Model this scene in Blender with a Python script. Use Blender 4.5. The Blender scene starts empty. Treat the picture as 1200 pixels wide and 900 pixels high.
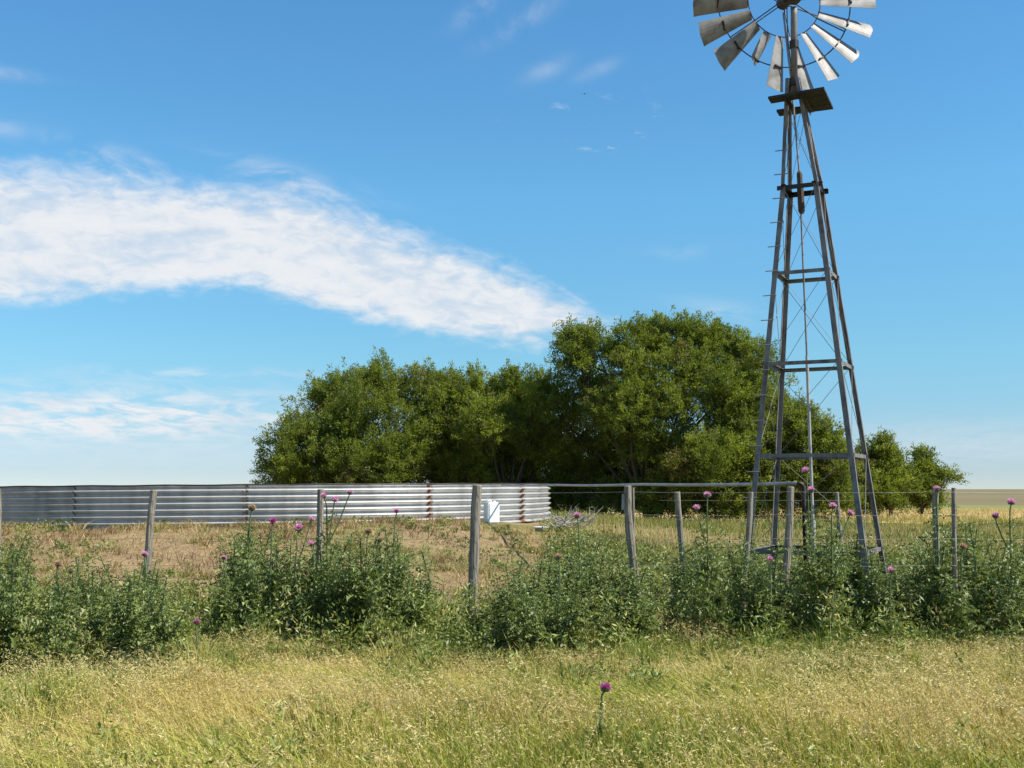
import bpy, bmesh, math, random
import numpy as np
from mathutils import Vector, Matrix

random.seed(7)
rng = np.random.default_rng(11)
S = bpy.context.scene
COL = S.collection
R = math.radians

# ------------------------------------------------------------------ camera
F, Y0, H = 1335.0, 573.0, 1.6            # focal length and horizon for a 1200 x 900 picture, eye height
PITCH = math.atan((Y0 - 450) / F)
CP, SP = math.cos(PITCH), math.sin(PITCH)


def ray(px, py):
    u, v = (px - 600) / F, (450 - py) / F
    return Vector((u, CP - v * SP, v * CP + SP))


def at(px, py, Y):
    d = ray(px, py)
    return Vector((0, 0, H)) + d * (Y / d.y)


def atz(px, py, z):
    d = ray(px, py)
    return Vector((0, 0, H)) + d * ((z - H) / d.z)


cam = bpy.data.cameras.new('camera')
co = bpy.data.objects.new('camera', cam)
COL.objects.link(co)
co.location = (0, 0, H)
co.rotation_euler = (math.pi / 2 + PITCH, 0, 0)
cam.sensor_width = 36
cam.lens = 36 * F / 1200
cam.clip_start = 0.1
cam.clip_end = 20000
S.camera = co

# ------------------------------------------------------------------ light
SUN_EL = R(50)
SUN_AZ = R(109)                           # clockwise from +Y
sd = Vector((math.sin(SUN_AZ) * math.cos(SUN_EL), math.cos(SUN_AZ) * math.cos(SUN_EL), math.sin(SUN_EL)))
sl = bpy.data.lights.new('sun', 'SUN')
sl.energy = 4.3
sl.angle = R(0.53)
sl.color = (1.0, 0.95, 0.87)
so = bpy.data.objects.new('sun', sl)
COL.objects.link(so)
so.rotation_euler = (-sd).to_track_quat('-Z', 'Y').to_euler()
so.location = (20, -20, 40)

S.view_settings.view_transform = 'Standard'
S.view_settings.look = 'None'
S.view_settings.gamma = 1
S.view_settings.exposure = 0.9
S.view_settings.use_curve_mapping = False


# ------------------------------------------------------------------ node helpers
class NT:
    def __init__(self, tree):
        self.t = tree
        tree.nodes.clear()

    def n(self, kind, **kw):
        nd = self.t.nodes.new(kind)
        for k, v in kw.items():
            if k.startswith('i_'):
                nd.inputs[k[2:]].default_value = v
            else:
                setattr(nd, k, v)
        return nd

    def l(self, a, b):
        self.t.links.new(a, b)

    def val(self, x, sock):
        if isinstance(x, (int, float)):
            sock.default_value = x
        else:
            self.l(x, sock)

    def m(self, op, a, b=0.0, c=0.0, clamp=False):
        nd = self.t.nodes.new('ShaderNodeMath')
        nd.operation = op
        nd.use_clamp = clamp
        self.val(a, nd.inputs[0])
        self.val(b, nd.inputs[1])
        self.val(c, nd.inputs[2])
        return nd.outputs[0]

    def ss(self, x, lo, hi):
        nd = self.t.nodes.new('ShaderNodeMapRange')
        nd.interpolation_type = 'SMOOTHSTEP'
        self.val(x, nd.inputs[0])
        nd.inputs[1].default_value = lo
        nd.inputs[2].default_value = hi
        return nd.outputs[0]

    def noise(self, vec, scale, detail=4, rough=0.55, dist=0.0):
        nd = self.t.nodes.new('ShaderNodeTexNoise')
        if vec is not None:
            self.l(vec, nd.inputs['Vector'])
        nd.inputs['Scale'].default_value = scale
        nd.inputs['Detail'].default_value = detail
        nd.inputs['Roughness'].default_value = rough
        nd.inputs['Distortion'].default_value = dist
        return nd.outputs['Fac']

    def vscale(self, vec, s):
        nd = self.t.nodes.new('ShaderNodeMapping')
        self.l(vec, nd.inputs['Vector'])
        nd.inputs['Scale'].default_value = s
        return nd.outputs[0]

    def mix(self, fac, a, b, blend='MIX'):
        nd = self.t.nodes.new('ShaderNodeMix')
        nd.data_type = 'RGBA'
        nd.blend_type = blend
        self.val(fac, nd.inputs[0])
        for x, s in ((a, nd.inputs[6]), (b, nd.inputs[7])):
            if isinstance(x, tuple):
                s.default_value = (*x, 1)
            else:
                self.l(x, s)
        return nd.outputs[2]

    def ramp(self, fac, stops):
        nd = self.t.nodes.new('ShaderNodeValToRGB')
        self.l(fac, nd.inputs[0])
        e = nd.color_ramp.elements
        while len(e) < len(stops):
            e.new(0.5)
        for k, (p, c) in enumerate(stops):
            e[k].position = p
            e[k].color = (*c, 1)
        return nd.outputs[0]

    def curve(self, x, pts):
        nd = self.t.nodes.new('ShaderNodeFloatCurve')
        self.l(x, nd.inputs['Value'])
        c = nd.mapping.curves[0]
        nd.mapping.use_clip = False
        while len(c.points) < len(pts):
            c.points.new(0.5, 0.5)
        for k, (a, b) in enumerate(pts):
            c.points[k].location = (a, b)
            c.points[k].handle_type = 'AUTO'
        nd.mapping.update()
        return nd.outputs[0]

    def bump(self, h, strength, dist):
        nd = self.t.nodes.new('ShaderNodeBump')
        nd.inputs['Strength'].default_value = strength
        nd.inputs['Distance'].default_value = dist
        self.l(h, nd.inputs['Height'])
        return nd.outputs[0]


def new_mat(name):
    m = bpy.data.materials.new(name)
    m.use_nodes = True
    return m, NT(m.node_tree)


def principled(nt, base, rough=0.8, metal=0.0, spec=0.5, normal=None):
    p = nt.n('ShaderNodeBsdfPrincipled')
    for x, key in ((base, 'Base Color'),):
        if isinstance(x, tuple):
            p.inputs[key].default_value = (*x, 1)
        else:
            nt.l(x, p.inputs[key])
    nt.val(rough, p.inputs['Roughness'])
    nt.val(metal, p.inputs['Metallic'])
    p.inputs['Specular IOR Level'].default_value = spec
    if normal is not None:
        nt.l(normal, p.inputs['Normal'])
    return p


def out(nt, sh):
    o = nt.n('ShaderNodeOutputMaterial')
    nt.l(sh, o.inputs[0])


def leaf_mat(name, rough=0.55, trans=0.35, spec=0.3, tint=(1.25, 1.3, 0.6)):
    m, nt = new_mat(name)
    a = nt.n('ShaderNodeAttribute', attribute_name='col')
    p = principled(nt, a.outputs['Color'], rough, 0, spec)
    t = nt.n('ShaderNodeBsdfTranslucent')
    nt.l(nt.mix(1.0, a.outputs['Color'], tint, 'MULTIPLY'), t.inputs[0])
    mx = nt.n('ShaderNodeMixShader')
    mx.inputs[0].default_value = trans
    nt.l(p.outputs[0], mx.inputs[1])
    nt.l(t.outputs[0], mx.inputs[2])
    out(nt, mx.outputs[0])
    return m


M = {}
M['leaf'] = leaf_mat('tree leaf', 0.5, 0.52, .3, (1.3, 1.3, .5))
M['thistle'] = leaf_mat('thistle leaf', 0.5, 0.22, 0.45, (1.1, 1.2, 0.7))
M['grass'] = leaf_mat('grass blade', 0.6, 0.3, 0.25)
M['straw'] = leaf_mat('straw', 0.65, 0.3, 0.25, (1.1, 1.05, 0.8))
M['petal'] = leaf_mat('thistle petal', 0.6, 0.3, 0.2, (1.1, 0.8, 1.05))


def noisy(name, stops, scale, stretch=(1, 1, 1), rough=0.8, metal=0.0, spec=0.4, bump=0.0, bdist=0.01, detail=6):
    m, nt = new_mat(name)
    tc = nt.n('ShaderNodeTexCoord')
    v = nt.vscale(tc.outputs['Object'], stretch)
    f = nt.noise(v, scale, detail, 0.62)
    c = nt.ramp(f, stops)
    nrm = nt.bump(f, bump, bdist) if bump else None
    p = principled(nt, c, rough, metal, spec, nrm)
    out(nt, p.outputs[0])
    return m


M['steel'] = noisy('weathered galvanised angle iron', [(0.3, (.075, .055, .042)), (0.44, (.15, .135, .122)), (0.58, (.21, .20, .19)), (0.72, (.13, .08, .05))], 3.5, (2, 2, 1), 0.6, 0.15)
M['rod'] = noisy('grey rod', [(0.3, (.16, .14, .12)), (0.7, (.3, .29, .28))], 5, (1, 1, 1), 0.5, 0.4)
M['pale_pipe'] = noisy('pale pump pipe', [(0.3, (.28, .26, .24)), (0.7, (.48, .47, .45))], 5, (1, 1, 1), 0.5, 0.3)
M['dark_iron'] = noisy('dark oily iron', [(0.3, (.018, .012, .01)), (0.7, (.05, .036, .03))], 6, (1, 1, 1), 0.5, 0.2, bump=.3)
M['platform'] = noisy('old dark plank', [(0.3, (.022, .023, .023)), (0.7, (.055, .055, .052))], 5, (1, 8, 8), 0.85, 0, .2, bump=.4)
M['weight'] = noisy('brown wood block', [(0.3, (.045, .03, .02)), (0.7, (.10, .068, .045))], 8, (3, 3, 1), 0.8)
M['blade'] = noisy('zinc wheel blade', [(0.25, (.10, .082, .065)), (0.42, (.19, .178, .16)), (0.6, (.31, .297, .278)), (0.8, (.22, .185, .15))], 4.5, (1, 1, 1), 0.55, 0.1, .4, bump=.12)
M['post'] = noisy('weathered fence wood', [(0.28, (.05, .04, .03)), (0.42, (.17, .145, .11)), (0.6, (.30, .265, .21)), (0.78, (.12, .095, .07))], 7, (8, 8, 0.6), 0.9, 0, .2, bump=.7, bdist=.02)
M['wire'] = noisy('fence wire', [(0.3, (.12, .11, .1)), (0.7, (.25, .24, .23))], 3, (1, 1, 1), 0.5, 0.6)
M['pipe'] = noisy('zinc water pipe', [(0.3, (.22, .21, .2)), (0.7, (.4, .4, .39))], 3, (1, 1, 1), 0.42, 0.5)
M['bark'] = noisy('bark', [(0.3, (.03, .024, .018)), (0.7, (.11, .09, .07))], 6, (3, 3, 0.6), 0.9, 0, .2, bump=.6, bdist=.04)
M['deadwood'] = noisy('bleached dead wood', [(0.3, (.2, .18, .15)), (0.7, (.42, .38, .33))], 9, (3, 3, 1), 0.9)
M['white_plastic'] = noisy('white plastic', [(0.3, (.74, .75, .75)), (0.7, (.83, .83, .82))], 5, (1, 1, 1), 0.45)
M['grey_plastic'] = noisy('dark lid', [(0.3, (.04, .04, .04)), (0.7, (.08, .08, .08))], 5, (1, 1, 1), 0.5)
M['bird'] = noisy('bird feathers', [(0.3, (.02, .02, .02)), (0.7, (.05, .045, .04))], 5)
M['stem'] = noisy('thistle stem', [(0.3, (.06, .09, .03)), (0.7, (.13, .17, .07))], 8)
M['bulb'] = noisy('thistle bulb', [(0.3, (.07, .09, .04)), (0.7, (.15, .16, .08))], 40, bump=.8)
M['water'] = noisy('tank water', [(0.3, (.02, .035, .03)), (0.7, (.03, .05, .045))], 1, rough=.05, spec=.6)


def rust_zinc():
    m, nt = new_mat('corrugated zinc')
    tc = nt.n('ShaderNodeTexCoord')
    o = tc.outputs['Object']
    st = nt.noise(nt.vscale(o, (1.3, 1.3, .35)), 2.2, 5, .6)
    fine = nt.noise(o, 14, 4, .6)
    c = nt.ramp(st, [(0.25, (.30, .29, .275)), (0.5, (.46, .45, .43)), (0.75, (.55, .54, .52))])
    c = nt.mix(nt.m('MULTIPLY', nt.ss(fine, .5, .8), .35), c, (.38, .37, .36))
    a = nt.n('ShaderNodeAttribute', attribute_name='rust').outputs['Fac']
    rn = nt.noise(nt.vscale(o, (5, 5, 1.4)), 3, 5, .65)
    rf = nt.ss(nt.m('ADD', a, nt.m('MULTIPLY', nt.m('SUBTRACT', rn, .5), 1.1)), .45, .8)
    c = nt.mix(rf, c, nt.ramp(fine, [(0.3, (.10, .035, .018)), (0.7, (.27, .11, .045))]))
    rough = nt.m('ADD', .38, nt.m('MULTIPLY', rf, .45))
    metal = nt.m('MULTIPLY', nt.m('SUBTRACT', 1, rf), .3)
    p = principled(nt, c, rough, metal, .5)
    out(nt, p.outputs[0])
    return m


M['zinc'] = rust_zinc()
M['rust'] = noisy('rust', [(0.3, (.08, .03, .017)), (0.55, (.22, .085, .035)), (0.75, (.4, .3, .22))], 9, (1, 1, 1), 0.85, 0, .2, bump=.3)


def ground_mat():
    m, nt = new_mat('verge soil')
    tc = nt.n('ShaderNodeTexCoord')
    o = tc.outputs['Object']
    big = nt.noise(o, .22, 5, .6)
    mid = nt.noise(o, 1.6, 6, .65)
    fine = nt.noise(nt.vscale(o, (14, 26, 14)), 1.0, 6, .7)
    soil = nt.ramp(mid, [(0.28, (.10, .064, .036)), (0.5, (.21, .138, .075)), (0.72, (.33, .235, .125))])
    straw = nt.ramp(fine, [(0.3, (.14, .095, .045)), (0.5, (.34, .245, .12)), (0.72, (.48, .37, .19))])
    c = nt.mix(nt.ss(fine, .40, .66), soil, straw)
    green = nt.ramp(fine, [(0.3, (.055, .075, .018)), (0.7, (.19, .21, .055))])
    c = nt.mix(nt.m('MULTIPLY', nt.ss(nt.m('ADD', big, nt.m('MULTIPLY', mid, .35)), .62, .82), .8), c, green)
    p = principled(nt, c, .95, 0, .1, nt.bump(fine, .7, .05))
    out(nt, p.outputs[0])
    return m


def field_mat(name, stops, scale, stretch):
    m, nt = new_mat(name)
    tc = nt.n('ShaderNodeTexCoord')
    o = tc.outputs['Object']
    a = nt.noise(nt.vscale(o, stretch), scale, 6, .65)
    b = nt.noise(nt.vscale(o, (stretch[0] * .12, stretch[1] * .12, 1)), scale, 4, .6)
    f = nt.m('ADD', nt.m('MULTIPLY', a, .55), nt.m('MULTIPLY', b, .45))
    p = principled(nt, nt.ramp(f, stops), .95, 0, .1)
    out(nt, p.outputs[0])
    return m


M['ground'] = ground_mat()
M['gold'] = field_mat('ripe dry grass field', [(0.33, (.26, .2, .085)), (0.5, (.5, .37, .15)), (0.66, (.6, .47, .2))], 1.0, (.35, 1, 1))
M['brown'] = field_mat('brown weedy field', [(0.36, (.085, .078, .036)), (0.48, (.165, .135, .068)), (0.62, (.22, .175, .09))], .25, (.16, 1, 1))
M['greenfield'] = field_mat('green pasture strip', [(0.33, (.12, .13, .04)), (0.5, (.2, .2, .065)), (0.66, (.28, .25, .1))], .6, (.25, 1, 1))


# ------------------------------------------------------------------ world: sky with clouds
def azel(px, py):
    d = ray(px, py)
    return math.atan2(d.x, d.y), math.atan2(d.z, math.hypot(d.x, d.y))


def world():
    w = bpy.data.worlds.new('World')
    S.world = w
    w.use_nodes = True
    nt = NT(w.node_tree)
    sky = nt.n('ShaderNodeTexSky', sky_type='NISHITA', sun_disc=False)
    sky.sun_elevation = SUN_EL
    sky.sun_rotation = SUN_AZ
    sky.altitude = 0
    sky.air_density = 0.5
    sky.dust_density = 0.0
    sky.ozone_density = 8.0
    tc = nt.n('ShaderNodeTexCoord')
    g = tc.outputs['Generated']
    sx = nt.n('ShaderNodeSeparateXYZ')
    nt.l(g, sx.inputs[0])
    x, y, z = sx.outputs
    # the photograph's camera renders this clear sky more evenly than the model: grade it by height
    stops = [(553, (.75, .62, .51)), (515, (.86, .77, .58)), (421, (1.05, 1.20, .82)), (234, (1.25, 1.72, 1.30)), (28, (1.20, 1.80, 1.52))]
    st = [(max(0.0, math.sin(azel(600, yy)[1])), tuple(q * .5 for q in c_)) for yy, c_ in stops]
    tint = nt.ramp(z, st)
    dbl = nt.mix(1.0, sky.outputs[0], tint, 'MULTIPLY')
    skyc = nt.mix(1.0, dbl, (2, 2, 2), 'MULTIPLY')
    az = nt.m('ARCTAN2', x, y)
    el = nt.m('ARCSINE', z)
    az01 = nt.m('DIVIDE', nt.m('ADD', az, .8), 1.6)
    # cloud deck coordinates: the direction carried up to a flat layer
    zz = nt.m('ADD', nt.m('MAXIMUM', z, 0.0), .12)
    cv = nt.n('ShaderNodeCombineXYZ')
    nt.l(nt.m('DIVIDE', x, zz), cv.inputs[0])
    nt.l(nt.m('DIVIDE', y, zz), cv.inputs[1])
    deck = cv.outputs[0]

    def edge(pts):
        r = []
        for (px, py) in pts:
            a, e = azel(px, py)
            r.append(((a + .8) / 1.6, e / .6))
        r.sort()
        return nt.m('MULTIPLY', nt.curve(az01, r), .6)

    up = edge([(-500, 130), (-200, 165), (0, 184), (120, 192), (230, 210), (345, 218), (450, 260), (560, 298), (640, 332), (705, 368), (760, 392), (1200, 440)])
    lo = edge([(-500, 420), (-200, 375), (0, 352), (100, 345), (200, 335), (270, 332), (350, 352), (450, 376), (560, 397), (620, 399), (690, 384), (740, 385), (1200, 380)])
    n1 = nt.noise(deck, 2.2, 8, .62, .3)
    n2 = nt.noise(nt.vscale(deck, (1.7, 1.0, 1)), 3.2, 9, .6, .6)
    n3 = nt.noise(nt.vscale(deck, (1.5, 1.2, 1)), 11.0, 6, .6, .4)
    # fibres that run along the band and fan out from its tip
    thick = nt.m('MAXIMUM', nt.m('SUBTRACT', up, lo), .02)
    vv_ = nt.m('DIVIDE', nt.m('SUBTRACT', el, lo), thick)
    fv = nt.n('ShaderNodeCombineXYZ')
    nt.l(nt.m('MULTIPLY', az, 9.0), fv.inputs[0])
    nt.l(nt.m('MULTIPLY', vv_, 2.6), fv.inputs[1])
    fib = nt.noise(fv.outputs[0], 1.0, 8, .6, .5)
    fv2 = nt.n('ShaderNodeCombineXYZ')
    nt.l(nt.m('MULTIPLY', az, 42.0), fv2.inputs[0])
    nt.l(nt.m('MULTIPLY', el, 90.0), fv2.inputs[1])
    mot = nt.noise(fv2.outputs[0], 1.0, 6, .6, .6)
    wob = nt.m('MULTIPLY', nt.m('SUBTRACT', n1, .5), .03)
    wob = nt.m('ADD', wob, nt.m('MULTIPLY', nt.m('SUBTRACT', fib, .5), .036))
    wob = nt.m('ADD', wob, nt.m('MULTIPLY', nt.m('SUBTRACT', mot, .5), .03))
    du = nt.m('ADD', nt.m('SUBTRACT', up, el), wob)
    dl = nt.m('ADD', nt.m('SUBTRACT', el, lo), nt.m('MULTIPLY', wob, .8))
    band = nt.m('MULTIPLY', nt.ss(du, -.010, .032), nt.ss(dl, -.010, .014))
    tex = nt.m('ADD', nt.m('MULTIPLY', fib, .6), nt.m('MULTIPLY', mot, .4))
    dens = nt.m('MULTIPLY', band, nt.m('ADD', .70, nt.m('MULTIPLY', nt.ss(tex, .36, .58), .28)))
    # lower streaky bank, left
    def blob(px, py, wx, wy, power, thr0, thr1, tx, slope=0.0):
        a, e = azel(px, py)
        aa = nt.m('SUBTRACT', az, a)
        da = nt.m('DIVIDE', aa, wx / F)
        de = nt.m('DIVIDE', nt.m('SUBTRACT', nt.m('SUBTRACT', el, e), nt.m('MULTIPLY', aa, slope)), wy / F)
        rr = nt.m('ADD', nt.m('MULTIPLY', da, da), nt.m('MULTIPLY', de, de))
        fall = nt.m('EXPONENT', nt.m('MULTIPLY', rr, -1.0))
        return nt.m('MULTIPLY', nt.m('MULTIPLY', fall, nt.ss(tx, thr0, thr1)), power)
    s1 = nt.noise(nt.vscale(deck, (1.4, 1.0, 1)), 3.6, 9, .66, .5)
    terms = [dens,
             blob(150, 482, 240, 26, .95, .36, .66, s1),
             blob(230, 437, 120, 7, .45, .4, .7, s1),
             blob(60, 500, 160, 16, .5, .3, .6, s1),
             blob(150, 540, 420, 60, .22, .1, .5, s1),
             blob(608, 24, 36, 12, .62, .3, .6, n2, .5),
             blob(565, 8, 26, 12, .5, .3, .6, n2, .5),
             blob(640, 82, 26, 10, .22, .3, .6, n2, .3),
             blob(700, 82, 24, 8, .2, .3, .6, n2, .3),
             blob(712, 163, 34, 10, .7, .56, .68, n3),
             blob(690, 140, 70, 22, .4, .6, .7, n3),
             blob(850, 365, 60, 12, .22, .3, .6, n2, -.2),
             blob(1120, 520, 160, 26, .3, .2, .6, s1),
             blob(800, 295, 40, 8, .16, .3, .6, n2),
             blob(0, 85, 40, 6, .3, .35, .6, s1),
             blob(0, 150, 30, 8, .25, .3, .6, s1),
             blob(90, 178, 130, 14, .4, .42, .62, fib, -.12),
             blob(330, 205, 90, 12, .35, .42, .62, fib, -.2)]
    tot = terms[0]
    for t in terms[1:]:
        tot = nt.m('ADD', tot, t)
    tot = nt.m('MINIMUM', tot, .96)
    tot = nt.m('MULTIPLY', tot, nt.ss(z, 0.0, .03))
    cc = nt.mix(nt.ss(tex, .35, .65), (4.0, 4.2, 4.5), (4.65, 4.75, 4.9))
    fin = nt.mix(tot, skyc, cc)
    bg = nt.n('ShaderNodeBackground')
    nt.l(fin, bg.inputs[0])
    bg.inputs[1].default_value = 0.1
    o = nt.n('ShaderNodeOutputWorld')
    nt.l(bg.outputs[0], o.inputs[0])


world()


# ------------------------------------------------------------------ mesh helpers
def link(name, me, mat, parent=None, smooth=False):
    if mat is not None and not me.materials:
        me.materials.append(mat)
    if smooth:
        me.polygons.foreach_set('use_smooth', [True] * len(me.polygons))
    o = bpy.data.objects.new(name, me)
    COL.objects.link(o)
    if parent is not None:
        o.parent = parent
    return o


def tag(o, label=None, cat=None, group=None, kind=None):
    if label:
        o['label'] = label
    if cat:
        o['category'] = cat
    if group:
        o['group'] = group
    if kind:
        o['kind'] = kind
    return o


def empty(name, loc, label, cat, group=None):
    o = bpy.data.objects.new(name, None)
    COL.objects.link(o)
    o.location = loc
    o.empty_display_size = .2
    return tag(o, label, cat, group)


class MB:
    """collects shapes for ONE mesh; points are given in world space and stored relative to org"""

    def __init__(self, org=(0, 0, 0)):
        self.v, self.f, self.org = [], [], Vector(org)

    def add(self, vs, fs):
        b = len(self.v)
        self.v += [tuple(Vector(p) - self.org) for p in vs]
        self.f += [tuple(i + b for i in q) for q in fs]

    def tube(self, pts, rad, n=8, cap=True):
        pts = [Vector(p) for p in pts]
        if isinstance(rad, (int, float)):
            rad = [rad] * len(pts)
        rings, prev = [], None
        for i, p in enumerate(pts):
            a = pts[max(i - 1, 0)]
            b = pts[min(i + 1, len(pts) - 1)]
            t = (b - a).normalized()
            if prev is None:
                h = Vector((0, 0, 1)) if abs(t.z) < .9 else Vector((1, 0, 0))
                u = t.cross(h).normalized()
            else:
                u = (prev - t * prev.dot(t)).normalized()
            prev = u
            w = t.cross(u)
            rings.append([p + (u * math.cos(2 * math.pi * k / n) + w * math.sin(2 * math.pi * k / n)) * rad[i] for k in range(n)])
        vs = [q for r in rings for q in r]
        fs = []
        for i in range(len(rings) - 1):
            for k in range(n):
                k2 = (k + 1) % n
                fs.append((i * n + k, i * n + k2, (i + 1) * n + k2, (i + 1) * n + k))
        if cap:
            fs.append(tuple(reversed(range(n))))
            fs.append(tuple((len(rings) - 1) * n + k for k in range(n)))
        self.add(vs, fs)

    def prism(self, p0, p1, u, v, prof):
        """profile (list of (a,b)) carried from p0 to p1 along u, v"""
        p0, p1, u, v = Vector(p0), Vector(p1), Vector(u), Vector(v)
        n = len(prof)
        vs = [p0 + u * a + v * b for a, b in prof] + [p1 + u * a + v * b for a, b in prof]
        fs = [(k, (k + 1) % n, n + (k + 1) % n, n + k) for k in range(n)]
        fs += [tuple(reversed(range(n))), tuple(range(n, 2 * n))]
        self.add(vs, fs)

    def angle_iron(self, p0, p1, u, v, s, t=.007):
        ax = (Vector(p1) - Vector(p0)).normalized()
        u = Vector(u)
        u = (u - ax * u.dot(ax)).normalized()
        v = Vector(v)
        v = (v - ax * v.dot(ax) - u * v.dot(u)).normalized()
        self.prism(p0, p1, u, v, [(0, 0), (s, 0), (s, t), (t, t), (t, s), (0, s)])

    def box(self, c, ex, ey, ez):
        """centre, three half-axis vectors"""
        c, ex, ey, ez = Vector(c), Vector(ex), Vector(ey), Vector(ez)
        vs = [c + ex * a + ey * b + ez * d for a in (-1, 1) for b in (-1, 1) for d in (-1, 1)]
        self.add(vs, [(0, 1, 3, 2), (4, 6, 7, 5), (0, 4, 5, 1), (2, 3, 7, 6), (0, 2, 6, 4), (1, 5, 7, 3)])

    def mesh(self, name, bevel=0.0):
        me = bpy.data.meshes.new(name)
        me.from_pydata(self.v, [], self.f)
        bm = bmesh.new()
        bm.from_mesh(me)
        bmesh.ops.recalc_face_normals(bm, faces=bm.faces)
        if bevel:
            bmesh.ops.bevel(bm, geom=bm.edges[:], offset=bevel, segments=2, affect='EDGES', clamp_overlap=True)
        bm.to_mesh(me)
        bm.free()
        return me

    def build(self, name, mat, parent=None, smooth=False, bevel=0.0):
        return link(name, self.mesh(name, bevel), mat, parent, smooth)


def quads(name, V, col, mat):
    """V: (n, k, 3) with k = 4 (one quad) or 6 (two quads: pairs 0-1, 2-3, 4-5); col (n,3)"""
    n, k = V.shape[:2]
    me = bpy.data.meshes.new(name)
    me.vertices.add(n * k)
    me.vertices.foreach_set('co', V.astype(np.float32).ravel())
    if k == 4:
        idx = np.arange(n * 4, dtype=np.int32)
        nf = n
    else:
        b = (np.arange(n, dtype=np.int32) * 6)[:, None]
        idx = (b + np.array([[0, 1, 3, 2, 2, 3, 5, 4]], dtype=np.int32)).ravel()
        nf = n * 2
    me.loops.add(len(idx))
    me.loops.foreach_set('vertex_index', idx)
    me.polygons.add(nf)
    me.polygons.foreach_set('loop_start', np.arange(nf, dtype=np.int32) * 4)
    me.update(calc_edges=True)
    at_ = me.attributes.new('col', 'FLOAT_COLOR', 'POINT')
    c4 = np.ones((n, k, 4), np.float32)
    c4[:, :, :3] = col[:, None, :]
    at_.data.foreach_set('color', c4.ravel())
    me.materials.append(mat)
    return me


def unit(a):
    return a / (np.linalg.norm(a, axis=-1, keepdims=True) + 1e-9)


def rand_dir(n):
    return unit(rng.normal(size=(n, 3)))


def leaves(base, axis, length, width, fold=None):
    """diamond leaves: (n,4,3)"""
    n = len(base)
    side = unit(np.cross(axis, rand_dir(n)))
    L = np.asarray(length).reshape(-1, 1) * np.ones((n, 1))
    W = np.asarray(width).reshape(-1, 1) * np.ones((n, 1))
    mid = base + axis * L * .45
    return np.stack([base, mid + side * W * .5, base + axis * L, mid - side * W * .5], axis=1)


def blades(base, h, w, lean, bend):
    """grass blades, two quads each; lean (n,2) horizontal offset at the tip as a share of h"""
    n = len(base)
    ang = rng.uniform(0, 2 * np.pi, n)
    sx = np.stack([np.cos(ang), np.sin(ang), np.zeros(n)], 1)
    h = h.reshape(-1, 1)
    w = w.reshape(-1, 1)
    up = np.array([[0, 0, 1.0]])
    ln = np.concatenate([lean, np.zeros((n, 1))], 1)
    m = base + up * h * .58 + ln * h * .33
    t = base + up * h * (1 - bend.reshape(-1, 1)) + ln * h
    return np.stack([base - sx * w * .5, base + sx * w * .5, m - sx * w * .42, m + sx * w * .42, t - sx * w * .08, t + sx * w * .08], 1)


class Noise2:
    def __init__(self, seed, n=64):
        self.g = np.random.default_rng(seed).random((n, n))
        self.n = n

    def __call__(self, x, y):
        n = self.n
        x0 = np.floor(x).astype(int)
        y0 = np.floor(y).astype(int)
        fx, fy = x - x0, y - y0
        fx, fy = fx * fx * (3 - 2 * fx), fy * fy * (3 - 2 * fy)
        g = self.g
        a = g[x0 % n, y0 % n] * (1 - fx) + g[(x0 + 1) % n, y0 % n] * fx
        b = g[x0 % n, (y0 + 1) % n] * (1 - fx) + g[(x0 + 1) % n, (y0 + 1) % n] * fx
        return a * (1 - fy) + b * fy


NA, NB, NC = Noise2(1), Noise2(2), Noise2(3)


def fbm(N, x, y, s):
    return N(x * s, y * s) * .55 + N(x * s * 2.1 + 7, y * s * 2.1 + 3) * .3 + N(x * s * 4.3 + 1, y * s * 4.3 + 9) * .15


# ------------------------------------------------------------------ ground
TANK = Vector((0, 0, 0))
_tY = 36.4 * math.cos(math.atan(300 / F))
TANK.x, TANK.y, TANK_R = -_tY * 300 / F, _tY, 9.14


def gz(x, y):
    """ground height (numpy or float)"""
    x = np.asarray(x, float)
    y = np.asarray(y, float)
    d = np.hypot(x - TANK.x, y - TANK.y) - TANK_R
    dx = x - TANK.x
    rim = .72 + .15 * np.exp(-((dx - 5.5) / 2.2) ** 2) - .12 * np.clip((dx - 7.0) / 1.5, 0, 1) + .05 * (fbm(NA, x, y, .35) - .5)
    s = np.clip((9.5 - d) / 8.3, 0, 1)
    s = s * s * (3 - 2 * s)
    m = rim * s
    far = .28 * np.clip((y - 22) / 20, 0, 1) * np.clip((75 - y) / 15, 0, 1) * np.clip((60 - np.abs(x)) / 20, 0, 1)
    loc = np.clip((80 - np.hypot(x, y)) / 30, 0, 1)
    bump = (.16 * (fbm(NB, x, y, .45) - .5) + .03 * (fbm(NC, x, y, 2.2) - .5)) * loc
    return np.maximum(m, far) + bump * np.clip((y + 4) / 4, 0, 1)


def axis_vals(lo, hi, step, outer):
    v = list(np.arange(lo, hi + 1e-6, step))
    g, p, q = step, hi, lo
    while p < outer:
        g *= 1.35
        p += g
        q -= g
        v += [p, q]
    return np.array(sorted(v))


gx = axis_vals(-26, 26, .4, 7000)
gy = axis_vals(-6, 62, .4, 7000)
GX, GY = np.meshgrid(gx, gy)
GZ = gz(GX, GY)
nx, ny = len(gx), len(gy)
me = bpy.data.meshes.new('ground')
vv = np.stack([GX, GY, GZ], -1).reshape(-1, 3)
ii = (np.arange(ny - 1)[:, None] * nx + np.arange(nx - 1)[None, :]).ravel()
ff = np.stack([ii, ii + 1, ii + nx + 1, ii + nx], 1)
me.from_pydata(vv.tolist(), [], ff.tolist())
tag(link('ground', me, M['ground'], None, True), kind='structure')


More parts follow.
